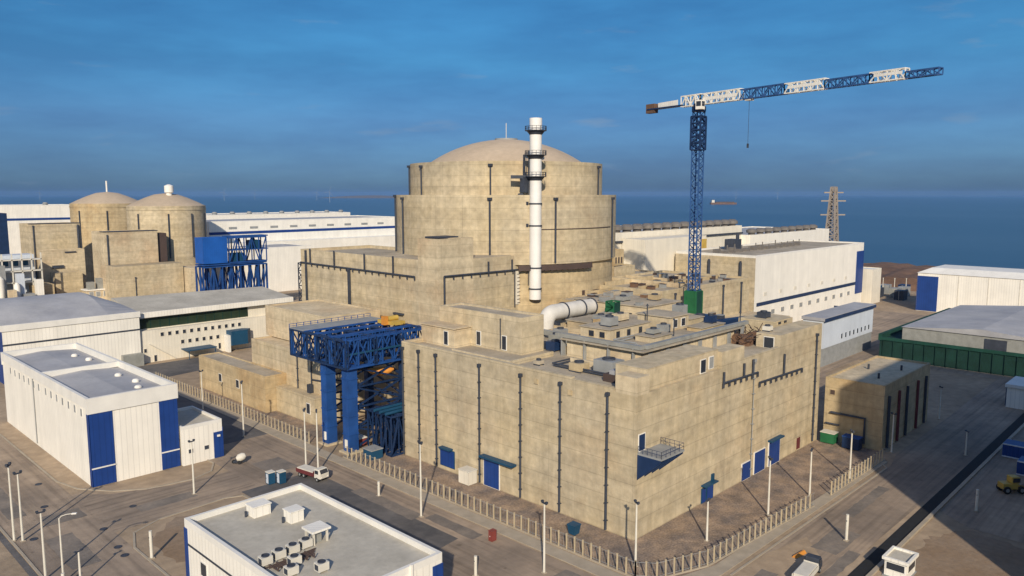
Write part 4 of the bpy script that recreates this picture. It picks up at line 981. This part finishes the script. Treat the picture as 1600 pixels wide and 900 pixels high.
# far right: long white store, brown earth bank, storage yard, green netted building
WS = thing('white_store', 'long white store with a blue gable at the right edge', 'building', (394, 80, 0))
box(394, 424, -60, 113.5, 0, 18).build('wall', 'white', WS)
b = MB(); b.add([(393.6, 113.9, 18), (393.6, -60, 18), (424.4, -60, 18), (424.4, 113.9, 18), (399, 109, 20.4), (399, -60, 20.4), (420, -60, 20.4), (420, 109, 20.4)], [(0, 1, 5, 4), (1, 2, 6, 5), (2, 3, 7, 6), (3, 0, 4, 7), (4, 5, 6, 7)]); b.build('roof', 'trim', WS)
box(393.85, 394, 104.6, 113.4, .2, 16.6).build('blue_band', 'blue', WS); box(394, 424, 113.5, 113.7, .2, 16.6).build('blue_band', 'blue', WS)
for k in range(8): box(393.9, 394, 96 - k * 12, 96.4 - k * 12, .2, 17.6).build('joint', 'pale', WS)
b = MB(); rr = random.Random(5); n = 15
for i in range(n + 1):
    x = 470 + 150 * 0 ; 
vs_ = []; 
for j, (x, h) in enumerate(((470, 0), (482, 5.5), (540, 6.5), (600, 4), (616, 0))):
    for i in range(n + 1): vs_.append((x, 120 + i * 6, max(0, h + (rr.uniform(-1, 1) if h else 0)) if 0 < i < n else 0))
fs = [(j * (n + 1) + i, j * (n + 1) + i + 1, (j + 1) * (n + 1) + i + 1, (j + 1) * (n + 1) + i) for j in range(4) for i in range(n)]
structure('earth_bank', MB().add(vs_, fs), 'rust')
grp = 'containers in the yard before the earth bank'
rr = random.Random(11)
specs = [(424, 148, 'grey'), (432, 144, 'dark'), (441, 148, 'blue_teal'), (450, 146, 'grey'), (436, 136, 'duct'), (428, 131, 'dark'), (446, 135, 'grey'), (456, 138, 'blue_dark')]
for k, (x, y, m) in enumerate(specs):
    lab = ['grey container at the left end of the far yard, beside the white hall', 'black container second from the white hall in the far yard', 'teal container at the rear of the far yard', 'grey container at the rear right of the far yard', 'pale grey container in the middle of the far yard', 'black container at the front of the far yard', 'grey container at the front right of the far yard', 'navy container nearest the blue gable in the far yard'][k]
    t = thing('container', lab, 'container', (x, y, 0), grp); b = MB().box(x - 3, x + 3, y - 2.4, y + 2.4, 0, 5.0)
    for i in range(8): b.box(x - 3.06, x - 3, y - 2.2 + i * .6, y - 2.0 + i * .6, .2, 4.8)
    b.build('body', m, t); box(x - 3.08, x - 3, y - .06, y + .06, .2, 4.8).build('door_bar', 'pale', t)
for k in range(7):
    x, y = 440 + k * 3, 150 - k * 5; t = thing('light_mast', ['leftmost thin mast in the far yard', 'second thin mast from the left in the far yard', 'third thin mast from the left in the far yard', 'middle thin mast in the far yard', 'third thin mast from the right in the far yard', 'second thin mast from the right in the far yard', 'rightmost thin mast in the far yard, beside the blue gable'][k], 'mast', (x, y, 0), 'thin masts in the far yard')
    MB().tube([(x, y, 0), (x, y, 9)], .18, 6).build('pole', 'pale', t); box(x - .5, x + .5, y - .15, y + .15, 9, 9.3).build('lamp_head', 'pale', t)
GR = thing('netted_building', 'low grey building wrapped in dark green construction netting, right of the concrete block', 'building', (269, 60, 0))
box(269, 350, 24, 88, 0, 6.6).build('netting', 'green', GR)
p = MB(); p.box(268.6, 350, 23.6, 24.4, 6.4, 7.4); p.box(268.6, 269.3, 24.4, 87.4, 6.4, 7.4); p.box(268.6, 350, 87.4, 88.4, 6.2, 8.4); p.box(349, 350, 24.4, 87.4, 6.2, 8.4)
p.build('net_edge', 'green_pale', GR)
box(272, 342, 36, 82, 6.6, 11).build('wall', 'duct', GR); b = MB(); b.add([(271.6, 35.6, 11), (342.4, 35.6, 11), (342.4, 82.4, 11), (271.6, 82.4, 11), (271.6, 59, 13), (342.4, 59, 13)], [(0, 1, 5, 4), (4, 5, 2, 3), (0, 4, 3), (1, 2, 5)]); b.build('roof', 'roof_grey', GR)
box(271.8, 272, 52, 58, 6.8, 10.2).build('shutter', 'dark', GR)
p = MB()
for k in range(20): p.bar((268.7, 26 + k * 3.2, 0), (268.7, 26 + k * 3.2, 7.4), .18)
p.build('scaffold_pole', 'green', GR)
rr = random.Random(2)
for k in range(16):
    x, y = rr.uniform(275, 345), rr.uniform(26, 34); box(x - 1.5, x + 1.5, y - 1, y + 1, 6.6, 7.5 + rr.random() * 1.5).build('material_stack', ('rust', 'roof', 'grey', 'roof_lower')[k % 4], GR)
SM = thing('small_concrete_building', 'small beige concrete building with coloured wall pipes, right of the big block', 'building', (170, 54, 0))
block(SM, 170, 201.5, 54, 66.6, 0, 14.4, 'concrete_ochre', 'concrete_pale', .4, .5)
for x, m in ((172.5, 'dark'), (179, 'maroon'), (184.5, 'dark'), (192, 'maroon'), (198, 'dark')): MB().bar((x, 53.7, .3), (x, 53.7, 11.8), .5, .4).build('wall_pipe', m, SM)
for x, y in ((178, 58), (186, 63), (190, 57)): MB().tube([(x, y, 14), (x, y, 15.2)], .25, 8).build('roof_vent', 'dark', SM)
b = MB(); b.tube([(169.6, 65, 6.6), (169.6, 57.6, 6.6), (169.6, 57.6, 1)], .28, 8); b.tube([(169.6, 66, 4), (169.6, 63, 4)], .2, 8); b.build('pipework', 'dark', SM)
win_x(SM, 170, 64.4, 65.4, 10.6, 11.6, 'brown', 'concrete_ochre')
t = thing('equipment_box', 'dark blue equipment box with a white sign beside the small concrete building', 'equipment box', (167.5, 59.5, 0)); box(166.4, 168.6, 57.5, 61, .2, 2.6).build('casing', 'blue_dark', t); box(166.3, 168.7, 57.4, 61.1, 2.6, 2.8).build('lid', 'blue_steel', t)
t = thing('equipment_box', 'green equipment box on the ground at the right end of the big block', 'equipment box', (168, 64.4, 0)); box(167, 169.4, 63, 66, .2, 2.4).build('casing', 'green_panel', t); box(166.9, 169.5, 62.9, 66.1, 2.4, 2.55).build('lid', 'pale', t)
t = thing('white_cabin', 'white site cabin at the right edge beyond the front road', 'cabin', (232, 38, 0)); box(229, 240, 27, 43, 0, 5.4).build('wall', 'white', t); box(228.6, 240.4, 26.6, 43.4, 5.4, 6.2).build('roof', 'trim', t); win_x(t, 229, 34.8, 36, .2, 2.8, 'dark', 'white', 'door', .1, 'door_leaf'); box(229, 240, 43, 43.2, .4, 5).build('blue_end', 'blue_dark', t)
# ------------------------------------------------------------------ tower crane
mx, my = 189.2, 112.1
K = thing('tower_crane', 'blue tower crane with white panels on its long jib, rising behind the cluttered roof', 'crane', (mx, my, 17))
MB().lattice((mx, my, 28), (mx, my, 77.5), 2.3, 2.3, 30, .28, .17, Vector((1, 0, 0))).build('mast', 'crane_blue', K)
MB().lattice((mx, my, 17), (mx, my, 28), 3.3, 3.3, 6, .5, .3, Vector((1, 0, 0))).build('mast_base', 'green_panel', K)
box(mx - 1.75, mx - 1.68, my - 1.75, my + 1.75, 21.6, 28).build('mast_screen', 'green_panel', K)
box(mx - 1.75, mx + 1.75, my - 1.85, my - 1.77, 21.6, 28).build('mast_screen', 'green_pale', K)
b = MB(); b.lattice((mx, my, 67), (mx, my, 76), 2.9, 2.9, 5, .4, .3, Vector((1, 0, 0))); b.build('climbing_frame', 'blue_dark', K)
MB().lathe(mx, my, [(1.9, 77.3), (1.9, 78.6), (1.5, 78.8), (1.5, 79.4)], 20).build('slewing_ring', 'blue_dark', K)
fw = Vector((.7186, .6955, 0)); rt = Vector((.6955, -.7186, 0))
jd = (rt * 37 - fw * 56).normalized(); jn = Vector((-jd.y, jd.x, 0))
base = Vector((mx, my, 80.3))
cab = MB(); c = base - jd * -2.2 + jn * -1.9 - Vector((0, 0, 1.5))
cab.box(c.x - .9, c.x + .9, c.y - .9, c.y + .9, 77.6, 80); cabo = cab.build('cab', 'white', K)
box(c.x - .93, c.x - .9, c.y - .7, c.y + .7, 78.4, 79.7).build('window', 'glass', cabo); box(c.x - .7, c.x + .7, c.y - .93, c.y - .9, 78.4, 79.7).build('window', 'glass', cabo)
def seg(a, b_, h0, m, name, web=.2):
    s_ = MB(); n = max(2, int((b_ - a) / 1.7))
    s_.lattice(base + jd * a + Vector((0, 0, h0 / 2 - 1.2)), base + jd * b_ + Vector((0, 0, h0 / 2 - 1.2)), 1.5, h0, n, .24, web); return s_.build(name, m, K)
seg(-6, 1.2, 2.8, 'white', 'jib_section', .22); seg(1.2, 14.5, 2.7, 'white', 'jib_section', .22); seg(14.5, 28, 2.4, 'crane_blue', 'jib_section'); seg(28, 39, 2.3, 'white', 'jib_section', .2)
seg(39, 50, 1.9, 'crane_blue', 'jib_section'); seg(50, 58, 2.1, 'white', 'jib_section', .2); seg(58, 65, 1.3, 'crane_blue', 'jib_section')
for a, b_, h0 in ((2, 13.5, 2.1), (29, 38, 1.7), (51, 57.4, 1.5)):
    s_ = MB(); q0 = base + jd * a + Vector((0, 0, .1)); q1 = base + jd * b_ + Vector((0, 0, .1)); s_.bar(q0 - jn * .85, q1 - jn * .85, .06, h0 * .4); s_.build('banner', 'white', K)
q0 = base - jd * 5.5; q1 = base - jd * 19.5
s_ = MB(); s_.bar(q0 + jn * .8 - Vector((0, 0, .8)), q1 + jn * .8 - Vector((0, 0, .8)), .35); s_.bar(q0 - jn * .8 - Vector((0, 0, .8)), q1 - jn * .8 - Vector((0, 0, .8)), .35); s_.bar(q0 - Vector((0, 0, .9)), q1 - Vector((0, 0, .9)), 1.7, .2); s_.build('counter_jib', 'blue_dark', K)
s_ = MB(); s_.bar(base - jd * 16.6 - Vector((0, 0, .6)), base - jd * 20 - Vector((0, 0, .6)), 1.6, 2.6); s_.build('counterweight', 'rust', K)
s_ = MB(); s_.bar(base - jd * 8 + Vector((0, 0, .2)), base - jd * 15.8 + Vector((0, 0, .0)), .1, 1.5); s_.build('banner', 'white', K)
tq = base + jd * 17
s_ = MB(); s_.bar(tq - jd * .9 - Vector((0, 0, 1.5)), tq + jd * .9 - Vector((0, 0, 1.5)), 1.4, .5); s_.build('trolley', 'pale', K)
hk = MB(); hk.bar(tq - Vector((0, 0, 1.7)), tq - Vector((0, 0, 12.5)), .07); hk.bar(tq - Vector((0, 0, 12.5)), tq - Vector((0, 0, 13.6)), .4); hk.build('hook_cable', 'dark', K)
# stub of a second crane with green screens
t = thing('crane_stub', 'short green crane mast stub beside the white elbow duct', 'crane mast', (151.5, 113.2, RZ))
MB().lattice((143.6, 106.3, 26.4), (143.6, 106.3, 30.2), 2.2, 2.2, 3, .3, .2, Vector((1, 0, 0))).build('mast', 'green_panel', t)
box(142.4, 142.5, 105.2, 107.4, 26.5, 30).build('screen', 'green_panel', t); box(142.5, 144.7, 105.0, 105.1, 26.5, 30).build('screen', 'green_pale', t)
# ------------------------------------------------------------------ pylon, ship, wind turbines
t = thing('pylon', 'tall pale lattice transmission pylon on the shore, right of the great dome', 'pylon', (564, 222, 0))
b = MB(); a_ = 4.6; hgt = 60; n = 12
def pt(k, z): w_ = a_ * (1 - z / hgt) + 1.5 * z / hgt; sg = ((-1, -1), (1, -1), (1, 1), (-1, 1))[k % 4]; return Vector((564 + sg[0] * w_, 222 + sg[1] * w_, z))
for k in range(4):
    b.bar(pt(k, 0), pt(k, hgt), .9)
    for i in range(n):
        z0, z1 = hgt * i / n, hgt * (i + 1) / n
        b.bar(pt(k, z0), pt(k + 1, z1), .5); b.bar(pt(k + 1, z0), pt(k, z1), .5); b.bar(pt(k, z1), pt(k + 1, z1), .5)
b.build('tower', 'pylon_grey', t)
for z, l in ((50, 9), (56, 7), (40, 9)):
    b = MB(); d = rt; b.bar(Vector((564, 222, z)) - d * l, Vector((564, 222, z)) + d * l, .7, .9); b.build('cross_arm', 'pylon_grey', t)
t = thing('cargo_ship', 'long rust coloured cargo ship far out at sea, right of the crane mast', 'ship', (4052, 2225, -5))
ax = Vector((.6955, -.7186, 0)); o_ = Vector((4052, 2225, 0)); b = MB()
b.bar(o_ - ax * 75 + Vector((0, 0, 0)), o_ + ax * 75, 22, 11); b.build('hull', 'rust', t); b = MB(); b.bar(o_ - ax * 68 + Vector((0, 0, 12)), o_ - ax * 52 + Vector((0, 0, 12)), 18, 16); b.build('bridge', 'pale', t); b = MB(); b.bar(o_ - ax * 45 + Vector((0, 0, 8)), o_ + ax * 62 + Vector((0, 0, 8)), 16, 5); b.build('deck_load', 'brown', t)
wt = thing('wind_turbine', 'tallest pale wind turbine out at sea, just left of the great dome', 'wind turbine', (0, 0, -5), 'wind turbines out at sea')
OFF[wt.name] = Vector((0, 0, 0))
MB().lathe(0, 0, [(2.0, 0), (1.2, 74)], 12).build('tower', 'far_blade', wt)
MB().bar((-3, 0, 75.5), (5, 0, 75.5), 2.8, 3.0).build('nacelle', 'far_blade', wt)
for k in range(3):
    a = R(90 + 120 * k + 20); MB().bar((-3.6, 0, 75.5), (-3.6, 40 * math.cos(a), 75.5 + 40 * math.sin(a)), .9, 1.5).build('blade', 'far_blade', wt)
def at(az_px, dep): r_ = (az_px - 800) / 1209 * dep; v = fw * dep + rt * r_; return (v.x, v.y, -5)
wt.location = at(515, 5600); wt.rotation_euler = (0, 0, R(40))
for px, dp, lab in ((350, 6800, 'pale wind turbine out at sea, just right of the capped round reactor'), (398, 8200, 'small pale wind turbine out at sea, second right of the capped reactor'), (495, 7600, 'small pale wind turbine out at sea, left of the tallest turbine'), (1150, 9000, 'small pale wind turbine out at sea, above the cargo ship'), (62, 7500, 'small pale wind turbine out at sea near the left edge'), (1215, 8600, 'small pale wind turbine out at sea, between ship and pylon')):
    dup(wt, at(px, dp), lab, R(35 + px % 30))

# ------------------------------------------------------------------ street lamps
LP = thing('street_lamp', 'pale street lamp with a curved arm at the lower left, by the dark ditch', 'street lamp', (0, 0, 0), 'street lamps')
MB().tube([(0, 0, 0), (0, 0, 9.4)], [.16, .09], 8).build('pole', 'pale', LP)
am = MB(); am.tube([(0, 0, 9.3), (.25, -.25, 9.7), (.8, -.8, 9.95), (1.4, -1.4, 10.05)], .06, 6); am.build('arm', 'pale', LP)
MB().bar((1.3, -1.3, 10.05), (1.8, -1.8, 10.1), .32, .14).build('lamp_head', 'white', LP)
MB().box(-.3, .3, -.3, .3, 0, .12).build('base', 'kerb', LP)
LP.location = (30, 118, 0); LP.scale = (1, 1, 1.02)
LQ = thing('light_pole', 'pale straight light pole at the lower left, left of the curved street lamp', 'light pole', (0, 0, 0), 'straight light poles')
MB().tube([(0, 0, 0), (0, 0, 10)], [.19, .12], 8).build('pole', 'pale', LQ)
h_ = MB(); h_.box(-.55, .55, -.12, .12, 9.95, 10.1); h_.box(-.62, -.3, -.18, .18, 10.1, 10.35); h_.box(.3, .62, -.18, .18, 10.1, 10.35); h_.build('lamp_head', 'dark', LQ)
MB().box(-.32, .32, -.32, .32, 0, .14).build('base', 'kerb', LQ)
LQ.location = (28.5, 120.9, 0)
for x, y, h, lab in ((28.7, 138.4, 12.4, 'tallest light pole at the left edge, by the dark ditch'),
                     (29.6, 137.2, 11.2, 'slightly shorter light pole right beside the tallest pole at the left edge'),
                     (31.4, 115.2, 5.1, 'short light pole at the bottom left, right of the curved street lamp'),
                     (57, 136.8, 10, 'light pole in front of the white annex with the blue end'),
                     (79.6, 162.3, 12.5, 'light pole on the main street before the stepped beige building'),
                     (78.5, 133.8, 12.0, 'left of two light poles beside the parked flatbed truck'),
                     (79, 130.1, 12.4, 'right of two light poles beside the parked flatbed truck'),
                     (79.7, 98.8, 13.0, 'tall light pole on the main street in front of the blue door'),
                     (79.7, 70.6, 10.6, 'light pole on the main street nearest the bottom of the view'),
                     (90.7, 62.2, 9.8, 'light pole before the near corner of the big concrete block'),
                     (105.6, 58.9, 6.7, 'short light pole before the small blue door of the right hand wall'),
                     (121.8, 56.4, 10, 'light pole before the row of three blue doors'),
                     (135.1, 54.8, 8.6, 'light pole between the three blue doors and the small maroon door'),
                     (149, 52.8, 9.4, 'light pole before the right end of the big concrete block'),
                     (170.9, 52.2, 8.4, 'light pole at the corner of the small concrete building'),
                     (204.9, 52.2, 8, 'light pole beyond the small concrete building'),
                     (82.8, 190.6, 10, 'light pole far up the main street near the blue canopy'),
                     (179.8, 40.3, 5.2, 'short light pole on the front road near the right edge')):
    dup(LQ, (x, y, 0), lab, R(random.Random(int(x * 10)).uniform(0, 90)), (1, 1, h / 10))
BO = thing('marker_post', 'thick white marker post on the side road corner, lower left', 'post', (41.6, 116.4, 0), 'marker posts')
OFF[BO.name] = Vector((41.6, 116.4, 0))
MB().tube([(41.6, 116.4, 0), (41.6, 116.4, 4.4)], .24, 10).build('post', 'pale', BO); MB().box(41.25, 41.95, 116.05, 116.75, 0, .2).build('base', 'kerb', BO)
MB().bar((41.3, 116.4, 3.4), (41.9, 116.4, 3.4), .14).build('cap', 'dark', BO)
for x, y, s_, lab in ((121.1, 42.9, 1.0, 'thick white marker post on the far side of the front road'), (80.2, 111.6, .62, 'short marker post on the main street with a round plate'), (148.5, 31, .9, 'thin marker post on the dark ground beyond the ditch'), (29.5, 116.2, .5, 'stubby white marker post at the bottom left between light poles'), (72.1, 77.1, .7, 'short marker post right of the foreground building corner')):
    dup(BO, (x, y, 0), lab, None, (1, 1, s_))
# ------------------------------------------------------------------ fences (pale posts and mesh)
def fence(pts, label, step=1.62, h=2.7):
    t = thing('fence', label, 'fence', (pts[0][0], pts[0][1], 0))
    plinth = MB(); rail = MB(); mesh = MB(); proto = None
    for a, c in zip(pts, pts[1:]):
        a = Vector((*a, 0)); c = Vector((*c, 0)); L_ = (c - a).length; n = max(1, round(L_ / step))
        plinth.bar(a + Vector((0, 0, .12)), c + Vector((0, 0, .12)), .24, .24)
        for z in (.55, h - .15): rail.bar(a + Vector((0, 0, z)), c + Vector((0, 0, z)), .05)
        m_ = int(L_ / .54)
        for i in range(m_):
            q = a.lerp(c, i / m_); mesh.bar(q + Vector((0, 0, .4)), q + Vector((0, 0, h - .1)), .022)
        for i in range(n):
            q = a.lerp(c, i / n)
            if proto is None:
                proto = MB().box(q.x - .09, q.x + .09, q.y - .09, q.y + .09, 0, h).box(q.x - .11, q.x + .11, q.y - .11, q.y + .11, h, h + .08).build('post', 'fence', t); p0 = q
            else:
                o = proto.copy(); o.parent = t; o.location = q - p0; COL.objects.link(o)
    plinth.build('plinth', 'kerb', t); rail.build('rail', 'grey', t); mesh.build('mesh_panel', 'grey', t)
    return t
fence([(87.5, 60), (87.4, 134)], 'pale post fence along the main street in front of the big concrete block')
fence([(87.2, 147), (86.6, 232)], 'pale post fence along the main street left of the blue gantry')
fence([(87.5, 60), (89.4, 57.6), (98, 54.4), (131, 52.2)], 'pale post fence round the near corner of the big concrete block')
fence([(138, 52.0), (165, 51.6)], 'pale post fence at the right end of the big concrete block, past the gateway')

# ------------------------------------------------------------------ vehicles and small things on the ground
def wheel(root, x, y, r=.45, w=.3):
    t_ = MB().tube([(x, y - w / 2, r), (x, y + w / 2, r)], r, 16).build('wheel', 'rubber', root); MB().tube([(x, y - w / 2 - .02, r), (x, y + w / 2 + .02, r)], r * .5, 12).build('rim', 'grey', t_)
def truck(loc, rz, label, bed, cabm, load):
    t = thing('truck', label, 'truck', (0, 0, 0))
    MB().box(-3.4, 3.2, -.45, .45, .55, .85).build('chassis', 'dark', t)
    b = MB(); b.box(-3.6, 1.5, -1.15, 1.15, .85, 1.1); b.box(-3.6, 1.5, -1.18, -1.1, 1.1, 1.6); b.box(-3.6, 1.5, 1.1, 1.18, 1.1, 1.6); b.box(1.42, 1.5, -1.1, 1.1, 1.1, 1.9); b.build('bed', bed, t)
    c = MB(); c.add([(1.7, -1.1, .7), (3.5, -1.1, .7), (3.5, 1.1, .7), (1.7, 1.1, .7), (1.7, -1.0, 2.5), (3.0, -1.0, 2.5), (3.0, 1.0, 2.5), (1.7, 1.0, 2.5), (3.5, -1.1, 1.6), (3.5, 1.1, 1.6)], [(0, 3, 2, 1), (4, 5, 6, 7), (0, 1, 8, 5, 4), (2, 3, 7, 6, 9), (1, 2, 9, 8), (8, 9, 6, 5), (0, 4, 7, 3)])
    co = c.build('cab', cabm, t, bevel=.08)
    MB().add([(3.49, -.9, 1.68), (3.49, .9, 1.68), (3.08, .85, 2.38), (3.08, -.85, 2.38)], [(0, 1, 2, 3)]).build('windscreen', 'glass', co).location = (.03, 0, .02)
    for y in (-1.08, 1.08): MB().box(2.0, 2.9, y - .03 - .03, y + .06, 1.6, 2.25).build('window', 'glass', co)
    for y in (-.75, .75): MB().box(3.48, 3.55, y - .18, y + .18, .85, 1.1).build('headlight', 'white', co)
    for x in (-2.6, -1.4, 2.5):
        for y in (-.95, .95): wheel(t, x, y)
    if load: MB().box(-3.4, 1.3, -1.0, 1.0, 1.1, 1.75).build('load', load, t)
    t.location = loc; t.rotation_euler = (0, 0, rz); return t
truck((76.6, 128.2, .04), R(-82), 'flatbed truck with a pale load parked on the dark asphalt of the main street', 'maroon', 'pale', 'pale')
truck((105.2, 42.4, .04), R(5), 'truck with a pale load on the front road at the bottom edge', 'pale', 'dark', 'pale').scale = (.95, .95, .95)
t = thing('site_booth', 'small white site booth with a grey roof tray at the bottom right', 'booth', (115.6, 33.2, 0))
bx, by = 115.6, 33.2
bd = box(bx - 2.0, bx + 2.0, by - 1.5, by + 1.5, .15, 2.5).build('wall', 'white', t)
box(bx - 2.2, bx + 2.2, by - 1.7, by + 1.7, 0, .15).build('base', 'grey', t)
box(bx - 2.15, bx + 2.15, by - 1.65, by + 1.65, 2.5, 2.62).build('roof', 'roof_lower', t)
b = MB(); b.box(bx - 2.3, bx + 2.3, by - 1.8, by - 1.45, 2.5, 2.95); b.box(bx - 2.3, bx + 2.3, by + 1.45, by + 1.8, 2.5, 2.95); b.box(bx - 2.3, bx - 1.95, by - 1.45, by + 1.45, 2.5, 2.95); b.box(bx + 1.95, bx + 2.3, by - 1.45, by + 1.45, 2.5, 2.95)
b.build('roof_rim', 'white', t)
win_x(t, bx - 2.0, by - 1.2, by + 1.2, 1.2, 2.2, 'glass', 'trim', d=.06); win_y(t, by - 1.5, bx - 1.4, bx + 1.4, 1.2, 2.2, 'glass', 'trim', d=.06)
def cabin(x, y, label):
    t = thing('portable_toilet', label, 'portable toilet', (x, y, 0), 'portable toilets by the main street')
    box(x - .65, x + .65, y - .65, y + .65, .1, 2.3).build('body', 'blue_teal', t); box(x - .7, x + .7, y - .7, y + .7, 2.3, 2.45).build('roof', 'pale', t)
    d = box(x - .68, x - .65, y - .4, y + .4, .25, 2.1).build('door', 'white_blue', t); box(x - .72, x - .68, y + .25, y + .32, 1.1, 1.3).build('handle', 'dark', d)
cabin(69.4, 131.4, 'left of two teal portable toilets behind the foreground building'); cabin(71.0, 130.2, 'right of two teal portable toilets behind the foreground building')
t = thing('concrete_mixer', 'small dark cement mixer with a pale drum on the bare ground by the white annex', 'mixer', (70.6, 146, 0))
MB().tube([(70.0, 146.3, 1.0), (70.5, 146.1, 1.2), (71.2, 145.8, 1.5), (71.6, 145.6, 1.7)], [.45, .8, .75, .4], 14).build('drum', 'pale', t); MB().bar((69.4, 146.6, .5), (71.6, 145.7, .5), .3).bar((69.8, 146.4, .1), (69.8, 146.4, 1), .2).bar((71.2, 145.9, .1), (71.2, 145.9, 1.2), .2).build('frame', 'dark', t)
for x, y in ((69.6, 146.9), (70.2, 145.6)): MB().tube([(x, y, .4), (x + .1, y + .15, .4)], .4, 12).build('wheel', 'rubber', t)
t = thing('fire_cabinet', 'red fire cabinet on the pavement edge of the main street', 'cabinet', (81.8, 83.5, 0)); box(81.3, 82.3, 83.1, 83.9, .1, 1.7).build('body', 'red', t); box(81.25, 82.35, 83.05, 83.95, 1.7, 1.8).build('lid', 'red', t); MB().bar((81.28, 83.5, .9), (81.28, 83.6, .9), .1).build('handle', 'white', t)
t = thing('green_bin', 'dull teal wheeled bin inside the fence near the corner of the big block', 'bin', (92.6, 75.6, 0)); MB().add([(92, 75, .2), (93.2, 75, .2), (93.2, 76.2, .2), (92, 76.2, .2), (91.8, 74.8, 1.7), (93.4, 74.8, 1.7), (93.4, 76.4, 1.7), (91.8, 76.4, 1.7)], [(3, 2, 1, 0), (4, 5, 6, 7), (0, 1, 5, 4), (1, 2, 6, 5), (2, 3, 7, 6), (3, 0, 4, 7)]).build('body', 'blue_teal', t); box(91.75, 93.45, 74.75, 76.45, 1.7, 1.85).build('lid', 'blue_teal', t)
for x, y in ((92.2, 75.2), (93, 76)): MB().tube([(x, y, .2), (x + .15, y, .2)], .2, 10).build('wheel', 'rubber', t)
t = thing('barrier', 'low orange barrier lying beside the front road', 'barrier', (111, 46.2, 0)); b = MB(); b.add([(109.6, 45.9, .05), (112.4, 45.6, .05), (112.4, 46.4, .05), (109.6, 46.7, .05), (109.6, 46.2, .45), (112.4, 45.9, .45), (112.4, 46.1, .45), (109.6, 46.4, .45)], [(3, 2, 1, 0), (4, 5, 6, 7), (0, 1, 5, 4), (1, 2, 6, 5), (2, 3, 7, 6), (3, 0, 4, 7)]); b.build('body', 'orange', t)
# manhole covers
mh = [(38.4, 162.8, 'manhole cover on the side road nearest the white hall'), (40.1, 132.7, 'manhole cover in the middle of the crossing'), (39.4, 124.1, 'manhole cover near the thick marker post'), (31, 136.7, 'manhole cover beside the dark ditch'), (39.1, 120.4, 'manhole cover closest to the thick marker post'), (47, 139, 'manhole cover on the cross road in front of the blue bands'), (36, 150, 'manhole cover at the mouth of the side road')]
for x, y, lab in mh:
    t = tag(MB().lathe(x, y, [(.6, .03), (.6, .10), (.48, .10), (.48, .07)], 18).build('manhole_cover', 'dark', None, (x, y, .03)), lab, 'manhole cover', 'manhole covers')
# loader and blue skips at the right edge
t = thing('wheel_loader', 'yellow wheel loader parked on the dark ground at the right edge', 'loader', (0, 0, 0))
MB().box(-2.2, .6, -.9, .9, .8, 1.9).build('body', 'yellow', t, bevel=.08); cb = MB().box(-.6, .9, -.8, .8, 1.9, 3.1).build('cab', 'yellow', t, bevel=.08); MB().box(-.4, .95, -.83, .83, 2.1, 2.9).build('window', 'glass', cb)
b = MB(); b.bar((.5, -.6, 1.5), (2.8, -.6, .7), .25); b.bar((.5, .6, 1.5), (2.8, .6, .7), .25); b.build('arm', 'yellow', t)
MB().add([(2.7, -1.2, .2), (3.7, -1.2, .2), (3.7, 1.2, .2), (2.7, 1.2, .2), (2.7, -1.2, 1.2), (2.7, 1.2, 1.2)], [(0, 1, 2, 3), (0, 3, 5, 4), (0, 4, 1), (3, 2, 5)]).build('bucket', 'grey', t)
for x in (-1.5, 1.2):
    for y in (-.95, .95): wheel(t, x, y, .7, .45)
t.location = (163, 28.6, .04); t.rotation_euler = (0, 0, R(-45))
for x, y, lab in ((186.4, 31.6, 'blue container at the right edge, upper one of two beyond the ditch'), (176, 27.0, 'blue container at the right edge, behind the yellow wheel loader')):
    t = thing('container', lab, 'container', (x, y, 0), 'blue containers at the right edge'); b = MB().box(x - 2, x + 2, y - 3, y + 3, .15, 2.9)
    for i in range(9): b.box(x - 2.06, x - 2, y - 2.8 + i * .68, y - 2.5 + i * .68, .3, 2.7)
    b.build('body', 'blue', t); box(x - 2.1, x - 2.0, y - 3, y + 3, 2.7, 2.95).build('top_rail', 'white_blue', t); box(x - 2.1, x - 2, y - 3, y + 3, .1, .35).build('bottom_rail', 'white_blue', t)

# unseen block added out of view to cast shade on the right of the yard
SB = thing('added_shade_block', 'large beige concrete block added out of view to shade the right of the yard', 'building', (107, 0, 0))
block(SB, 108, 190, -62, 4, 0, 56, 'concrete', 'roof', .8, 1)

# ------------------------------------------------------------------ haze
HAZE = 3.6e-5
if HAZE:
    m = bpy.data.materials.new('haze_air'); m.use_nodes = True; t_ = m.node_tree; t_.nodes.clear()
    o = t_.nodes.new('ShaderNodeOutputMaterial'); pv = t_.nodes.new('ShaderNodeVolumePrincipled')
    pv.inputs['Color'].default_value = (.26, .48, .85, 1); pv.inputs['Density'].default_value = HAZE; pv.inputs['Anisotropy'].default_value = 0.0
    t_.links.new(pv.outputs[0], o.inputs['Volume'])
    hz = box(-S - 100, S + 100, -S - 100, S + 100, -6.4, 118).build('haze', m); tag(hz, kind='stuff')
